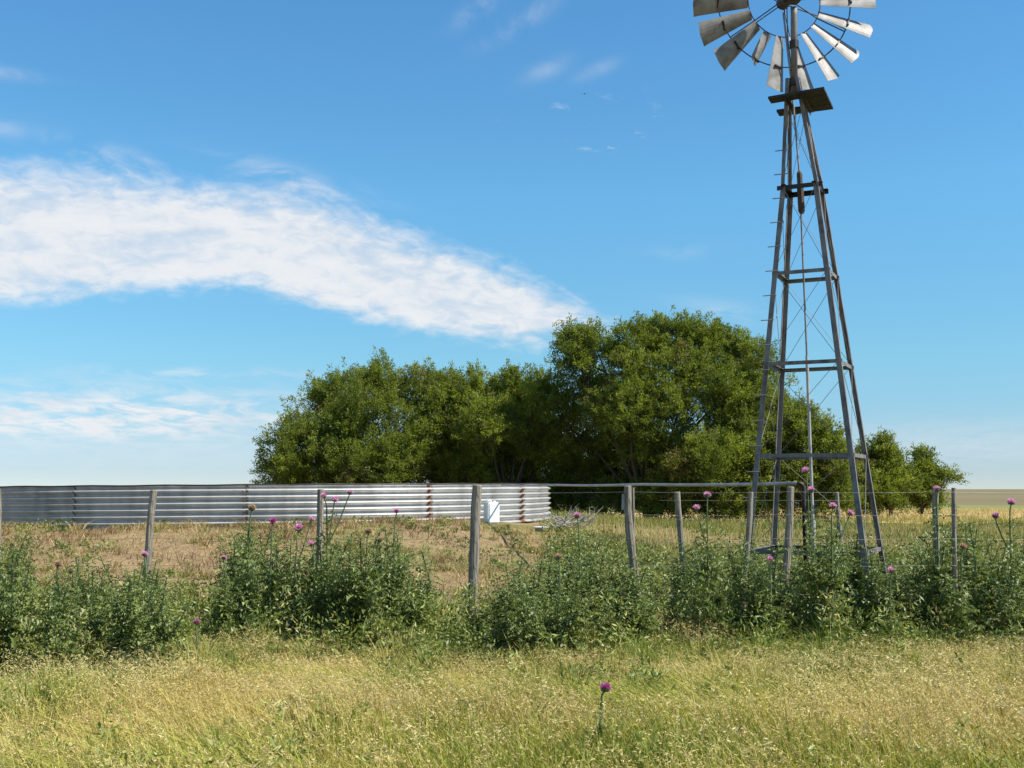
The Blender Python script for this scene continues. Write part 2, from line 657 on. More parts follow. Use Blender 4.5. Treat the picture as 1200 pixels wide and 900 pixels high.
def field(name, x0, x1, y0, y1, mat, z, nx_=80, ny_=14, wob=0.0):
    xs = np.linspace(x0, x1, nx_)
    ts = np.linspace(0, 1, ny_)
    vs = []
    for t in ts:
        for x in xs:
            a = y0 + wob * (fbm(NA, x, 3.0, .08) - .5)
            y = a + (y1 - a) * t
            vs.append((x, y, float(gz(x, y)) + z))
    fs = [(j * nx_ + i, j * nx_ + i + 1, (j + 1) * nx_ + i + 1, (j + 1) * nx_ + i) for j in range(ny_ - 1) for i in range(nx_ - 1)]
    m_ = bpy.data.meshes.new(name)
    m_.from_pydata(vs, [], fs)
    return tag(link(name, m_, mat, None, True), kind='structure')


field('dry_grass_field', 3, 120, 43, 78, M['gold'], .02, 240, 40, 8)
field('green_pasture', -150, 500, 78, 125, M['greenfield'], .02, 120, 16, 10)
field('brown_field', -6000, 6000, 112, 6800, M['brown'], .03, 200, 40, 30)

# ------------------------------------------------------------------ windmill
TX, TY, YAW = 3.588, 13.6, R(-25.41)
W0, WK = .846, .1463
LEV = [3.657, 2.590, 1.493, .409, -.698]          # girt heights measured from the eye
TOPZ, BASEZ = 5.02, -1.62
ANG = {'A': 225, 'C': 315, 'D': 45, 'B': 135}


def tc(k, z):
    """corner k of the tower at height z (from the eye)"""
    r = W0 - WK * z
    a = R(ANG[k]) + YAW if k else 0
    dx = -.0116 * z - (.07 * max(0, (z - 3.657) / 1.36))
    c = Vector((TX + dx, TY + .003 * z, z + H))
    if not k:
        return c
    return c + Vector((math.cos(a), math.sin(a), 0)) * r


mill_base = Vector((TX + .018, TY, float(gz(TX, TY))))
mill = empty('windmill', mill_base, 'tall steel lattice windmill with a bladed wheel beside the wire fence', 'windmill')
inv = mill_base


def part(mb, name, mat, parent=mill, **k):
    return mb.build(name, mat, parent, **k)


def pm():
    return MB(inv)


RING = ['A', 'C', 'D', 'B']
for i, k in enumerate(RING):
    prv, nxt = RING[i - 1], RING[(i + 1) % 4]
    mb = pm()
    zs = [BASEZ, 3.657, TOPZ]
    for a, b in zip(zs[:-1], zs[1:]):
        p0, p1 = tc(k, a), tc(k, b)
        mb.angle_iron(p0, p1, tc(nxt, a) - p0, tc(prv, a) - p0, .06 if a < 0 else .044, .008)
    leg = part(mb, 'leg', M['steel'])
for li, z in enumerate(LEV):
    for i, k in enumerate(RING):
        n = RING[(i + 1) % 4]
        p0, p1 = tc(k, z), tc(n, z)
        ax = (p1 - p0).normalized()
        inw = (tc('', z) - (p0 + p1) / 2)
        inw.z = 0
        inw.normalize()
        e = .05 if li == 0 else .01
        mb = pm()
        off = inw * .011
        mb.angle_iron(p0 - ax * e + off, p1 + ax * e + off, Vector((0, 0, -1)), inw, .045 if li != 0 else .055, .007)
        part(mb, 'girt', M['dark_iron'] if (li == 0 or (k == 'B' and False)) else M['steel'])
# diagonal tie rods
zz = LEV[::-1] + [4.66]
for i, k in enumerate(RING):
    n = RING[(i + 1) % 4]
    for a, b in zip(zz[:-1], zz[1:]):
        mb = pm()
        for (u, v) in ((k, n), (n, k)):
            p0, p1 = tc(u, a), tc(v, b)
            c = tc('', (a + b) / 2)
            s = .03 if u == k else .04
            p0 = p0.lerp(tc('', a), s)
            p1 = p1.lerp(tc('', b), s)
            mb.tube([p0, p1], .0032, 6)
        part(mb, 'tie_rod', M['rod'])
# climbing steps on one leg
z = -.4
while z < 4.3:
    c = tc('A', z)
    d = (tc('C', z) - c).normalized()
    mb = pm()
    mb.tube([c - d * .085, c + d * .075], .0065, 6)
    part(mb, 'step', M['rod'])
    z += .3
# platform under the wheel
PZ = 4.71 + H
q = [atz(900, 115.7, PZ), atz(965.6, 104.3, PZ), atz(976.5, 128, PZ), atz(913.5, 136.4, PZ)]


def pl(u, v):
    return (q[0].lerp(q[1], u)).lerp(q[3].lerp(q[2], u), v)


plat = None
for (u0, u1, v0, v1) in ((0, 1, 0, .27), (0, 1, .73, 1), (.6, 1, .285, .5), (.6, 1, .51, .715)):
    mb = pm()
    t = Vector((0, 0, .028))
    a, b, c, d = pl(u0, v0), pl(u1, v0), pl(u1, v1), pl(u0, v1)
    mb.add([a, b, c, d, a + t, b + t, c + t, d + t], [(0, 3, 2, 1), (4, 5, 6, 7), (0, 1, 5, 4), (1, 2, 6, 5), (2, 3, 7, 6), (3, 0, 4, 7)])
    if plat is None:
        plat = part(mb, 'platform', M['platform'])
    else:
        part(mb, 'plank', M['platform'], plat)
mb = pm()
for u in (.3, .58):
    a, b = pl(u, .02) - Vector((0, 0, .005)), pl(u, .98) - Vector((0, 0, .005))
    mb.angle_iron(a, b, Vector((0, 0, -1)), pl(u + .1, .02) - pl(u, .02), .04)
part(mb, 'bearer', M['dark_iron'], plat)
# mast, collar
m0, m1 = tc('', 4.85), at(930.5, 18, 13.62)
mb = pm()
mb.tube([m0, m1, m1 + Vector((0, 0, .1))], .042, 12)
part(mb, 'mast', M['steel'], smooth=True)
for (zc, r) in ((.13, .075), (.62, .058)):
    p = m0.lerp(m1, zc)
    mb = pm()
    mb.tube([p - Vector((0, 0, .05)), p - Vector((0, 0, .045)), p + Vector((0, 0, .045)), p + Vector((0, 0, .05))], [r * .8, r, r, r * .8], 12)
    part(mb, 'collar', M['dark_iron'])
# gearbox
HUBY = -16
gb = at(929, HUBY + 8, 13.62)
hub = at(920.0, 0.5, 13.98)
axd = (hub - at(931, -12, 13.62))
axd = Vector((axd.x, axd.y, 0)).normalized()      # shaft points away from the camera, towards the wheel
sidev = Vector((axd.y, -axd.x, 0))                # right, seen from the camera
hubz = Vector((0, 0, 1))
mb = pm()
prof = [(-.17, -.12), (-.15, -.2), (.12, -.2), (.2, -.1), (.2, .12), (.1, .3), (-.08, .34), (-.18, .2)]
c0 = Vector((gb.x, gb.y, hub.z + .02))
mb.prism(c0 - sidev * .11, c0 + sidev * .11, axd, hubz, prof)
gear = part(mb, 'gearbox', M['dark_iron'], bevel=.035)
for s in (-1, 1):
    mb = pm()
    c = c0 + sidev * (.13 * s) - hubz * .03
    mb.tube([c - sidev * .04, c + sidev * .04], .13, 16)
    part(mb, 'gear_cover', M['dark_iron'], gear, bevel=.012)
mb = pm()
mb.tube([c0, hub - axd * .05], .035, 12)
mb.tube([hub - axd * .1, hub + axd * .1], .085, 16)
wheel = None
# wheel: rims are its mesh
RO, RI, RR = 1.2, .47, .865


def wp(phi, r, ax=0.0):
    return hub + (sidev * math.cos(phi) + hubz * math.sin(phi)) * r + axd * ax


def ring_tube(mb, r, ax, rad, n=72):
    prev = None
    vs, fs = [], []
    for i in range(n):
        ph = 2 * math.pi * i / n
        c = wp(ph, r, ax)
        rd = (sidev * math.cos(ph) + hubz * math.sin(ph))
        for k in range(6):
            t = 2 * math.pi * k / 6
            vs.append(c + (rd * math.cos(t) + axd * math.sin(t)) * rad)
    for i in range(n):
        j = (i + 1) % n
        for k in range(6):
            l = (k + 1) % 6
            fs.append((i * 6 + k, i * 6 + l, j * 6 + l, j * 6 + k))
    mb.add(vs, fs)


ring_tube(mb, RR, .035, .0085)
ring_tube(mb, RI, .035, .0075)
wheel = part(mb, 'wheel', M['dark_iron'])
for k in range(6):
    ph = R(-24 - 60 * k)
    mb = pm()
    for da, ax in ((-.035, -.06), (.035, .09)):
        mb.tube([wp(ph + da * 2, .08, ax), wp(ph + da, RI, .035), wp(ph + da * .6, RR, .035)], .0075, 6)
    part(mb, 'arm', M['dark_iron'], wheel)
PB = R(31)
for k in range(18):
    ph = R(183.5 + 20 * k)
    r0, r1 = RI - .005, RO + random.uniform(-.02, .015)
    w0, w1 = .135, .315
    tw = random.uniform(-.06, .06)
    if k == 3:                                      # the broken, bent blade
        r1, w1, tw = .93, .22, .5
    rd = sidev * math.cos(ph) + hubz * math.sin(ph)
    tg = -sidev * math.sin(ph) + hubz * math.cos(ph)
    nu, nv = 8, 7
    vs = []
    for side in (0, 1):
        for i in range(nu + 1):
            f = i / nu
            r = r0 + (r1 - r0) * f
            w = w0 + (w1 - w0) * f
            pit = PB + tw * f
            nrm = tg * math.sin(pit) - axd * math.cos(pit)
            chord = tg * math.cos(pit) + axd * math.sin(pit)
            for j in range(nv + 1):
                s = j / nv - .5
                sag = (.25 - s * s) * w * .42
                e = 0
                if i == nu:
                    e = -.03 * abs(s) * 2
                vs.append(hub + rd * (r + e) + chord * (s * w) + nrm * (sag - .02 + (.0035 if side else 0)) + axd * .045)
    n1 = (nu + 1) * (nv + 1)
    fs = []
    for i in range(nu):
        for j in range(nv):
            a = i * (nv + 1) + j
            fs.append((a, a + 1, a + nv + 2, a + nv + 1))
            fs.append((n1 + a, n1 + a + nv + 1, n1 + a + nv + 2, n1 + a + 1))
    bd = [j for j in range(nv + 1)] + [i * (nv + 1) + nv for i in range(1, nu + 1)] + [nu * (nv + 1) + j for j in range(nv - 1, -1, -1)] + [i * (nv + 1) for i in range(nu - 1, 0, -1)]
    for a, b in zip(bd, bd[1:] + bd[:1]):
        fs.append((a, n1 + a, n1 + b, b))
    mb = pm()
    mb.add(vs, fs)
    b = part(mb, 'blade', M['blade'], wheel)
    if k == 3:
        b['label'] = 'short broken blade of the wheel'
    mb = pm()                                       # the clip that holds the blade on the outer rim
    c = wp(ph, RR, .03)
    mb.box(c, rd * .010, (tg * math.cos(PB) + axd * math.sin(PB)) * .06, (tg * math.sin(PB) - axd * math.cos(PB)) * .012)
    part(mb, 'clip', M['dark_iron'], wheel)
# tail on the near side
mb = pm()
t0 = c0 - axd * .18
t1 = t0 - axd * 1.0 + sidev * .35 + hubz * .1
mb.tube([t0, t1], .02, 8)
tail = part(mb, 'tail', M['steel'])
mb = pm()
td = (t1 - t0).normalized()
mb.prism(t1 - sidev * .002, t1 + sidev * .002, td, hubz, [(-.2, -.12), (.9, -.3), (1.0, 0), (.9, .3), (-.2, .12)])
part(mb, 'vane', M['blade'], tail)
# pump rod, weight, riser
r0, r1, r2, r3 = tc('', 5.05), tc('', 3.85), tc('', 1.6), tc('', -.35)
off = Vector((-.02, .02, 0))
mb = pm()
mb.tube([at(918, 15, 13.66), m0 + Vector((-.06, .0, .4)), r0 + off, r1 + off, r2 + off], .012, 8)
part(mb, 'pump_rod', M['rod'])
mb = pm()
a, b = tc('', 3.87) + off, tc('', 3.34) + off
mb.tube([a, a.lerp(b, .06), a.lerp(b, .3), a.lerp(b, .34), a.lerp(b, .94), b], [.018, .034, .034, .041, .041, .026], 8)
part(mb, 'rod_weight', M['weight'])
mb = pm()
mb.tube([r2 + off, r3 + off], .019, 10)
mb.tube([r3 + off, tc('', BASEZ) + off], .03, 10)
part(mb, 'riser_pipe', M['pale_pipe'])

# ------------------------------------------------------------------ water pipe from the mill to the tank
pa = at(934, 566.5, 13.2)
pb = at(588, 568, 29.4)
pb.z = pa.z + .03
porg = Vector((pa.x, pa.y, float(gz(pa.x, pa.y))))
pipe = empty('water_pipe', porg, 'long pale metal pipe running level from the windmill to the round tank', 'pipe')
mb = MB(porg)
pts = [pa.lerp(pb, t) + Vector((0, 0, -.014 * math.sin(math.pi * ((t * 3) % 1)))) for t in np.linspace(0, 1, 25)]
mb.tube(pts, .023, 10)
mb.build('pipe_run', M['pipe'], pipe, True)
mb = MB(porg)
mb.tube([pa + Vector((.0, 0, .0)), pa + Vector((.05, 0, -.005)), pa + Vector((.075, 0, -.03)), Vector((pa.x + .08, pa.y, porg.z - .1))], .024, 10)
mb.build('down_pipe', M['dark_iron'], pipe, True)
for t in [t_ for t_ in np.linspace(0.02, .98, 400) if abs(600 + F * pa.lerp(pb, t_).x / pa.lerp(pb, t_).y - 741) < 1.2][:1]:
    p = pa.lerp(pb, t)
    mb = MB(porg)
    g = float(gz(p.x, p.y))
    mb.tube([(p.x, p.y + .01, g - .2), (p.x, p.y, p.z - .05)], [.03, .022], 8)
    mb.build('support', M['post'], pipe)

# ------------------------------------------------------------------ round corrugated tank
tank_z = .62
tank = empty('water_tank', (TANK.x, TANK.y, tank_z), 'large round tank of corrugated zinc sheets on a low earth mound', 'water tank')
tank.rotation_euler = (0, R(-.42), 0)
TOPH = 1.05


def tank_ang(px):
    """angle on the near wall that shows at picture column px"""
    d = ray(px, 573)
    d2 = Vector((d.x, d.y)).normalized()
    c = Vector((TANK.x, TANK.y))
    b = d2.dot(c)
    disc = b * b - (c.dot(c) - TANK_R ** 2)
    t = b - math.sqrt(max(disc, 0))
    p = d2 * t - c
    return math.atan2(p.y, p.x)


a_s = [tank_ang(x) for x in (88, 290, 503, 612)]
seams = sorted(a_s)
# go all the way round with sheets about as long as those in front
while seams[-1] + .42 < seams[0] + 2 * math.pi:
    rest = seams[0] + 2 * math.pi - seams[-1]
    seams.append(seams[-1] + rest / max(1, round(rest / .62)))
seams = [s for s in seams if s < seams[0] + 2 * math.pi - .1]
NC_ = 7.0
rows = 64


def corr(zf):
    t = (NC_ * zf + .1) % 1.0
    return .046 * (math.sin(2 * math.pi * t) - .28 * math.sin(4 * math.pi * t))


for i, s0 in enumerate(seams):
    s1 = seams[i + 1] if i + 1 < len(seams) else seams[0] + 2 * math.pi
    ncol = max(4, int((s1 - s0) / .035))
    vs, fs, rust = [], [], []
    lift = .004 * (i % 2)
    dz = random.uniform(-.008, .008)
    for side in (0, 1):
        for c in range(ncol + 1):
            a = s0 - .012 + (s1 - s0 + .024) * c / ncol
            for r in range(rows + 1):
                zf = r / rows
                rad = TANK_R + lift + corr(zf) - (.003 if side else 0) + .006 * math.sin(a * 23)
                vs.append((rad * math.cos(a), rad * math.sin(a), zf * TOPH + dz))
                e = min(c, ncol - c) / ncol * (s1 - s0) * TANK_R
                rust.append(max(0, .62 - e * 1.2) * (1 if i in (1, 2, 3, 4) else .75) + .40 * max(0, 1 - zf * 3.2) ** 1.2)
    n1 = (ncol + 1) * (rows + 1)
    for c in range(ncol):
        for r in range(rows):
            a = c * (rows + 1) + r
            fs.append((a, a + rows + 1, a + rows + 2, a + 1))
            fs.append((n1 + a, n1 + a + 1, n1 + a + rows + 2, n1 + a + rows + 1))
    me = bpy.data.meshes.new('corrugated_sheet')
    me.from_pydata(vs, [], fs)
    at_ = me.attributes.new('rust', 'FLOAT', 'POINT')
    at_.data.foreach_set('value', rust)
    link('corrugated_sheet', me, M['zinc'], tank, True)
    # bolted seam strip
    mb = MB()
    hw = .045 if abs(s0 - a_s[2]) < .01 else (.085 if abs(s0 - a_s[3]) < .01 else .028)
    vs, fs = [], []
    for r in range(rows + 1):
        zf = r / rows
        for (o_, d_) in ((-1, .006), (1, .006)):
            a = s0 + o_ * hw / TANK_R
            rad = TANK_R + lift + corr(zf) + d_ + .006 * math.sin(a * 23)
            vs.append((rad * math.cos(a), rad * math.sin(a), zf * TOPH - .004))
    for r in range(rows):
        fs.append((2 * r, 2 * r + 1, 2 * r + 3, 2 * r + 2))
    mb.add(vs, fs)
    for r in range(8):
        zf = (r + .5) / 8
        rad = TANK_R + .035
        c = Vector((rad * math.cos(s0), rad * math.sin(s0), zf * TOPH))
        mb.tube([c, c + Vector((math.cos(s0), math.sin(s0), 0)) * .02], .015, 6)
    me = bpy.data.meshes.new('seam_strip')
    me.from_pydata(mb.v, [], mb.f)
    strip = link('seam_strip', me, M['rust'] if hw > .03 else M['steel'], tank, True)
    if hw > .08:
        strip['label'] = 'wide rusty seam near the right end of the tank'
mb = MB()
vs, fs = [], []
nseg = 160
for i in range(nseg):
    a = 2 * math.pi * i / nseg
    for k in range(6):
        t = 2 * math.pi * k / 6
        rr = TANK_R + .005 + .024 * math.cos(t)
        vs.append((rr * math.cos(a), rr * math.sin(a), TOPH + .012 + .02 * math.sin(t) + .006 * math.sin(a * 31)))
for i in range(nseg):
    j = (i + 1) % nseg
    for k in range(6):
        l = (k + 1) % 6
        fs.append((i * 6 + k, j * 6 + k, j * 6 + l, i * 6 + l))
mb.add(vs, fs)
mb.build('rim', M['dark_iron'], tank, True)
mb = MB()
vs = [((TANK_R - .04) * math.cos(2 * math.pi * i / 96), (TANK_R - .04) * math.sin(2 * math.pi * i / 96), .72) for i in range(96)]
mb.add(vs, [tuple(range(96))])
mb.build('water_surface', M['water'], tank)

# ------------------------------------------------------------------ small white things by the tank
p = at(576, 611, 28.2)
p.z = float(gz(p.x, p.y))
drum = empty('plastic_container', p, 'bright white upright plastic container standing in front of the tank', 'container')
mb = MB()
w_, d_, h_ = .175, .12, .52
mb.box((0, 0, h_ / 2), (w_, 0, 0), (0, d_, 0), (0, 0, h_ / 2))
mb.build('body', M['white_plastic'], drum, False, .03)
mb = MB()
mb.tube([(.08, 0, h_ - .01), (.08, 0, h_ + .03)], .035, 14)
mb.build('cap', M['white_plastic'], drum, False, .006)
mb = MB()
mb.tube([(-.12, 0, h_ - .01), (-.1, 0, h_ + .035), (-.02, 0, h_ + .035), (0, 0, h_ - .01)], .012, 8)
mb.build('handle', M['white_plastic'], drum)
drum.rotation_euler = (0, 0, R(38))
p = at(634, 612, 27.6)
p.z = float(gz(p.x, p.y))
tub = empty('basin', p, 'low white basin on the ground at the right end of the tank', 'basin')
mb = MB()
n = 20
prof = [(.0, .0), (.13, .0), (.17, .075), (.185, .075), (.185, .083), (.163, .083), (.125, .012), (0, .012)]
vs, fs = [], []
for i in range(n):
    a = 2 * math.pi * i / n
    for r, z in prof:
        vs.append((r * math.cos(a) * 1.05, r * math.sin(a), z + .03))
k_ = len(prof)
for i in range(n):
    j = (i + 1) % n
    for k in range(k_ - 1):
        fs.append((i * k_ + k, j * k_ + k, j * k_ + k + 1, i * k_ + k + 1))
mb.add(vs, fs)
mb.build('bowl', M['white_plastic'], tub, True)
mb = MB()
mb.box((-.02, -.185, .03), (.05, 0, 0), (0, .02, 0), (0, 0, .045))
mb.build('foot', M['grey_plastic'], tub, False, .01)

# heap of dead branches to the right of the tank
p = at(668, 604, 28.2)
p.z = float(gz(p.x, p.y))
mb = MB()
rb = random.Random(4)
for i in range(26):
    a = rb.uniform(-.35, .5) + (math.pi if rb.random() < .35 else 0)
    L = rb.uniform(.35, .75)
    s = Vector((rb.uniform(-.5, .3), rb.uniform(-.35, .35), rb.uniform(.02, .22)))
    d = Vector((math.cos(a), rb.uniform(-.5, .5), rb.uniform(.15, .85))).normalized()
    m_ = s + d * L * .5 + Vector((rb.uniform(-.06, .06), rb.uniform(-.06, .06), rb.uniform(-.05, .05)))
    e = s + d * L
    r = rb.uniform(.012, .026)
    mb.tube([s, m_, e], [r, r * .75, r * .35], 6)
    for t in range(3):
        d2 = (d + Vector((rb.uniform(-.8, .8), rb.uniform(-.8, .8), rb.uniform(-.3, .8)))).normalized()
        b = m_.lerp(e, rb.random())
        mb.tube([b, b + d2 * rb.uniform(.12, .3)], [r * .45, r * .15], 5)
o = mb.build('dead_branches', M['deadwood'])
o.location = p
tag(o, 'heap of bleached dead branches on the grass right of the tank', 'brushwood')

# ------------------------------------------------------------------ fences


def post_mesh(mb, p0, p1, r, bend=0.0, seed=0, n=10):
    rr = random.Random(seed)
    pts, rads = [], []
    K = 9
    side = Vector((1, 0, 0))
    for i in range(K):
        t = i / (K - 1)
        c = Vector(p0).lerp(Vector(p1), t) + side * (bend * math.sin(t * math.pi * 1.6 + .4)) + Vector((rr.uniform(-1, 1), rr.uniform(-1, 1), 0)) * r * .08
        pts.append(c)
        rads.append(r * (1.08 - .16 * t) * rr.uniform(.94, 1.06))
    d = (pts[-1] - pts[-2]).normalized()
    pts.append(pts[-1] + d * r * .18)
    rads.append(rads[-1] * .82)
    mb.tube(pts, rads, n)


FY = 12.2
forg = Vector((0, FY, 0))
fence = empty('wire_fence', forg, 'long wire fence on weathered round wooden posts in front of the tank', 'fence')
main = [  # x, y of the top, x at y=690, radius, bend, label
    (-190, 572, -192, .05, 0, None), (-3, 574, -4, .05, 0, None),
    (181, 575, 170, .046, .008, 'leaning post with its lower half in green weeds'),
    (376, 574, 374, .042, 0, None),
    (560, 569, 554, .064, .012, 'thickest post, right in front of the tank'),
    (738, 570, 744, .052, .03, 'crooked post just right of the tank'),
    (926, 571, 920, .046, -.01, None), (1097, 570, 1098, .04, .006, None), (1275, 570, 1275, .05, 0, None),
    (879, 577, 873, .034, -.01, 'slim post against the windmill leg'), (1118, 572, 1119, .03, .004, None)]
tops = []
for i, (x, y, xb, r, bd, lab) in enumerate(main):
    Yp = FY + (-.12 if i == 9 else 0)
    p1 = at(x, y, Yp)
    p0 = at(xb, 690, Yp)
    d = (p1 - p0) / (p1.z - p0.z)
    g = float(gz(p0.x, Yp)) - .25
    p0 = p1 + d * (g - p1.z)
    mb = MB(forg)
    post_mesh(mb, p0, p1, r * .88, bd, i)
    o = mb.build('post', M['post'], fence, False)
    if lab:
        o['label'] = lab
    if i == 5:                                     # a short pale board nailed to its left side
        mb = MB(forg)
        a_ = at(731.5, 588, Yp)
        mb.box(a_, (.026, 0, 0), (0, .012, 0), (.003, 0, .085))
        mb.box(a_ + Vector((.04, .03, 0)), (.04, 0, 0), (0, .01, 0), (0, 0, .012))
        mb.build('board', M['deadwood'], o if False else fence)
    if i < 9:
        tops.append((p0, p1))
for hgt in (1.57, 1.33, 1.08, .8, .5, .25):
    mb = MB(forg)
    pts = []
    for (a0, a1), (b0, b1) in zip(tops[:-1], tops[1:]):
        def onp(q0, q1):
            t = (hgt - q0.z) / (q1.z - q0.z)
            c = q0.lerp(q1, t)
            return c + Vector((0, -.062, 0))
        A_, B_ = onp(a0, a1), onp(b0, b1)
        for t in np.linspace(0, 1, 7)[:-1]:
            pts.append(A_.lerp(B_, t) - Vector((0, 0, .012 * math.sin(math.pi * t))))
    pts.append(B_)
    mb.tube(pts, .0015, 5)
    mb.build('wire', M['wire'], fence)

BY = 15.2
borg = Vector((1, BY, 0))
fence2 = empty('wire_fence', borg, 'second smaller wire fence behind the first one and left of the windmill', 'fence')
tops = []
for i, (x, y, xb, r, lab) in enumerate([(794, 577, 799, .042, 'leaning grey post left of the windmill'), (981, 577, 986, .028, None)]):
    Yp = BY + (-.2, -.1)[i]
    p1 = at(x, y, Yp)
    p0 = at(xb, 640, Yp)
    d = (p1 - p0) / (p1.z - p0.z)
    p0 = p1 + d * (float(gz(p0.x, Yp)) - .25 - p1.z)
    mb = MB(borg)
    post_mesh(mb, p0, p1, r, .008, 30 + i)
    o = mb.build('post', M['post'], fence2)
    if lab:
        o['label'] = lab
    tops.append((p0, p1))
for hgt in (1.45, 1.2, .9, .6):
    mb = MB(borg)
    pts = [a.lerp(b, (hgt - a.z) / (b.z - a.z)) + Vector((0, -.045, 0)) for a, b in tops]
    pts = [pts[0] + Vector((-.25, 0, 0))] + pts + [pts[-1] + Vector((.2, 0, 0))]
    mb.tube(pts, .0015, 5)
    mb.build('wire', M['wire'], fence2)

# ------------------------------------------------------------------ trees
def tree(label, Y, base_px, lobes, n_cl, per, leafL, tone, group=None, limbs=7, seed=0):
    """lobes: (px, py, r_px[, depth shift m]); leaves are gathered in sprays through each lobe"""
    global rng
    rng = np.random.default_rng(100 + seed)
    rr = random.Random(seed)
    b = at(base_px, 600, Y)
    b.z = float(gz(b.x, Y)) - .05
    root = empty('broadleaf_tree', b, label, 'tree', group)
    s = Y / F
    V, C = [], []
    centers = []
    for lb in lobes:
        px, py, r = lb[:3]
        dy = lb[3] if len(lb) > 3 else rr.uniform(-1, 1) * r * s * .7
        c = at(px, py, Y)
        c.y += dy
        centers.append((c, r * s))
    tot = sum(r ** 2 for _, r in centers)
    for c, r in centers:
        nt_ = max(6, int(10 + 7 * r))                       # tufts on this limb
        td = rand_dir(nt_)
        td[:, 2] = np.where(td[:, 2] < -.8, -td[:, 2], td[:, 2])
        tr = rng.uniform(.42, .92, nt_) * r
        tuft = np.array(c)[None] + td * tr[:, None]
        tsize = rng.uniform(.26, .46, nt_) * r
        ttone = rng.normal(0, .30, nt_)
        k = int(n_cl * r * r / tot)
        ti = rng.integers(0, nt_, k)
        d = rand_dir(k)
        rad = rng.random(k) ** .5
        cl = tuft[ti] + d * (rad * tsize[ti])[:, None] * np.array([.95, .95, 1.15])
        inner = rng.random(k) < .26
        cl[inner] = np.array(c)[None] + rand_dir(inner.sum()) * (rng.random(inner.sum()) ** .5 * r * .8)[:, None]
        ctone = rng.normal(0, .10, k) + ttone[ti]
        up = unit(td[ti] * .6 + d * .5 + np.array([[0, 0, .85]]) + rng.normal(size=(k, 3)) * .28)
        sl_ = rng.uniform(.35, .95, k) * (leafL / .13)
        nn = per
        t = rng.random((k, nn))
        drop = np.zeros((k, nn, 3))
        drop[:, :, 2] = -(t ** 2) * .16
        pos = cl[:, None, :] + up[:, None, :] * (t * sl_[:, None])[:, :, None] + drop + rng.normal(size=(k, nn, 3)) * (.05 + .085 * (1 - t))[:, :, None] * (leafL / .13)
        ax = unit(up[:, None, :] * .8 + rng.normal(size=(k, nn, 3)) * .6 + np.array([0, 0, -.1]))
        pos = pos.reshape(-1, 3)
        ax = ax.reshape(-1, 3)
        L = rng.uniform(.7, 1.3, len(pos)) * leafL
        V.append(leaves(pos, ax, L, L * rng.uniform(.3, .46, len(pos))))
        tn = (ctone[:, None] + rng.normal(0, .12, (k, nn))).ravel()
        f = np.clip(tone + tn * .6, 0, 1)[:, None]
        lo_, hi_ = np.array([[.085, .124, .024]]), np.array([[.25, .292, .044]])
        col = lo_ * (1 - f) + hi_ * f
        dry = (rng.random(len(pos)) < .025) | (np.repeat((rng.random(nt_) < .06)[ti], nn) & (rng.random(len(pos)) < .6))
        col[dry] = np.array([.17, .13, .06])
        C.append(col)
    V = np.concatenate(V) - np.array(b)[None, None]
    C = np.concatenate(C)
    me = quads('crown', V, C, M['leaf'])
    link('crown', me, None, root)
    # trunk and limbs up into the lobes
    mb = MB(b)
    big = sorted(centers, key=lambda q: -q[1])
    H0 = (min(c.z for c, _ in centers) - b.z)
    fork = b + Vector((rr.uniform(-.2, .2), 0, max(.5, H0 * .35)))
    R0 = .05 * max(1.2, (max(c.z for c, _ in centers) - b.z)) ** .9 * .62
    mb.tube([b - Vector((0, 0, .3)), b + Vector((0, 0, .05)), b.lerp(fork, .5) + Vector((.05, 0, 0)), fork], [R0 * 1.5, R0 * 1.15, R0, R0 * .95], 9)
    for j, (c, r) in enumerate(centers):
        e = c + Vector((0, 0, r * .3))
        m1_ = fork.lerp(e, .4) + Vector((rr.uniform(-.3, .3), rr.uniform(-.3, .3), rr.uniform(-.1, .35)))
        m2_ = fork.lerp(e, .72) + Vector((rr.uniform(-.25, .25), rr.uniform(-.25, .25), rr.uniform(-.1, .25)))
        q_ = R0 * rr.uniform(.42, .62)
        mb.tube([fork, m1_, m2_, e], [q_, q_ * .7, q_ * .42, q_ * .12], 7)
        for t in range(limbs):
            d = Vector(rand_dir(1)[0]) * r * .95
            d.z = abs(d.z) * .8 if rr.random() < .7 else d.z
            st = m1_.lerp(e, rr.uniform(.2, 1))
            md = st.lerp(c + d, .55) + Vector((rr.uniform(-.1, .1), rr.uniform(-.1, .1), .08))
            mb.tube([st, md, c + d], [q_ * .26, q_ * .16, .012], 5)
    link('trunk', mb.mesh('trunk'), M['bark'], root, True)
    return root


tree('rounded olive green tree behind the left half of the tank', 51, 430,
     [(330, 548, 26), (345, 510, 26, -1), (372, 484, 34), (400, 462, 32), (448, 458, 32), (492, 458, 33), (530, 466, 32), (430, 500, 50, -1.2), (500, 505, 46, -.8), (380, 535, 46, -1), (450, 555, 46), (515, 560, 42, 1), (330, 575, 26), (400, 575, 34, -1), (470, 585, 36, 0), (355, 545, 34, -1.5), (350, 588, 28, -1), (415, 545, 40, -2), (475, 540, 40, -2), (530, 500, 36, -1), (540, 580, 32, 0), (435, 590, 32, -1), (515, 530, 36, -.5), (530, 550, 34, .5), (505, 490, 30, .5)],
     8800, 46, .10, .52, seed=1)
tree('light green lower tree between the two big crowns, behind the right end of the tank', 49.5, 600,
     [(558, 462, 30), (600, 462, 30), (635, 470, 28), (575, 505, 38, -1.2), (618, 515, 32, .4), (560, 548, 34, .8), (640, 500, 28, 1.5), (600, 560, 30, 2.2), (640, 545, 30, 2.5), (560, 585, 26, 1.5), (625, 585, 24, 3), (545, 490, 32, 1), (590, 535, 34, 1.5), (610, 480, 30, 1.5), (520, 590, 24, 1), (590, 592, 26, 2), (640, 580, 26, 3), (570, 560, 30, 1)],
     5600, 46, .10, .60, seed=2)
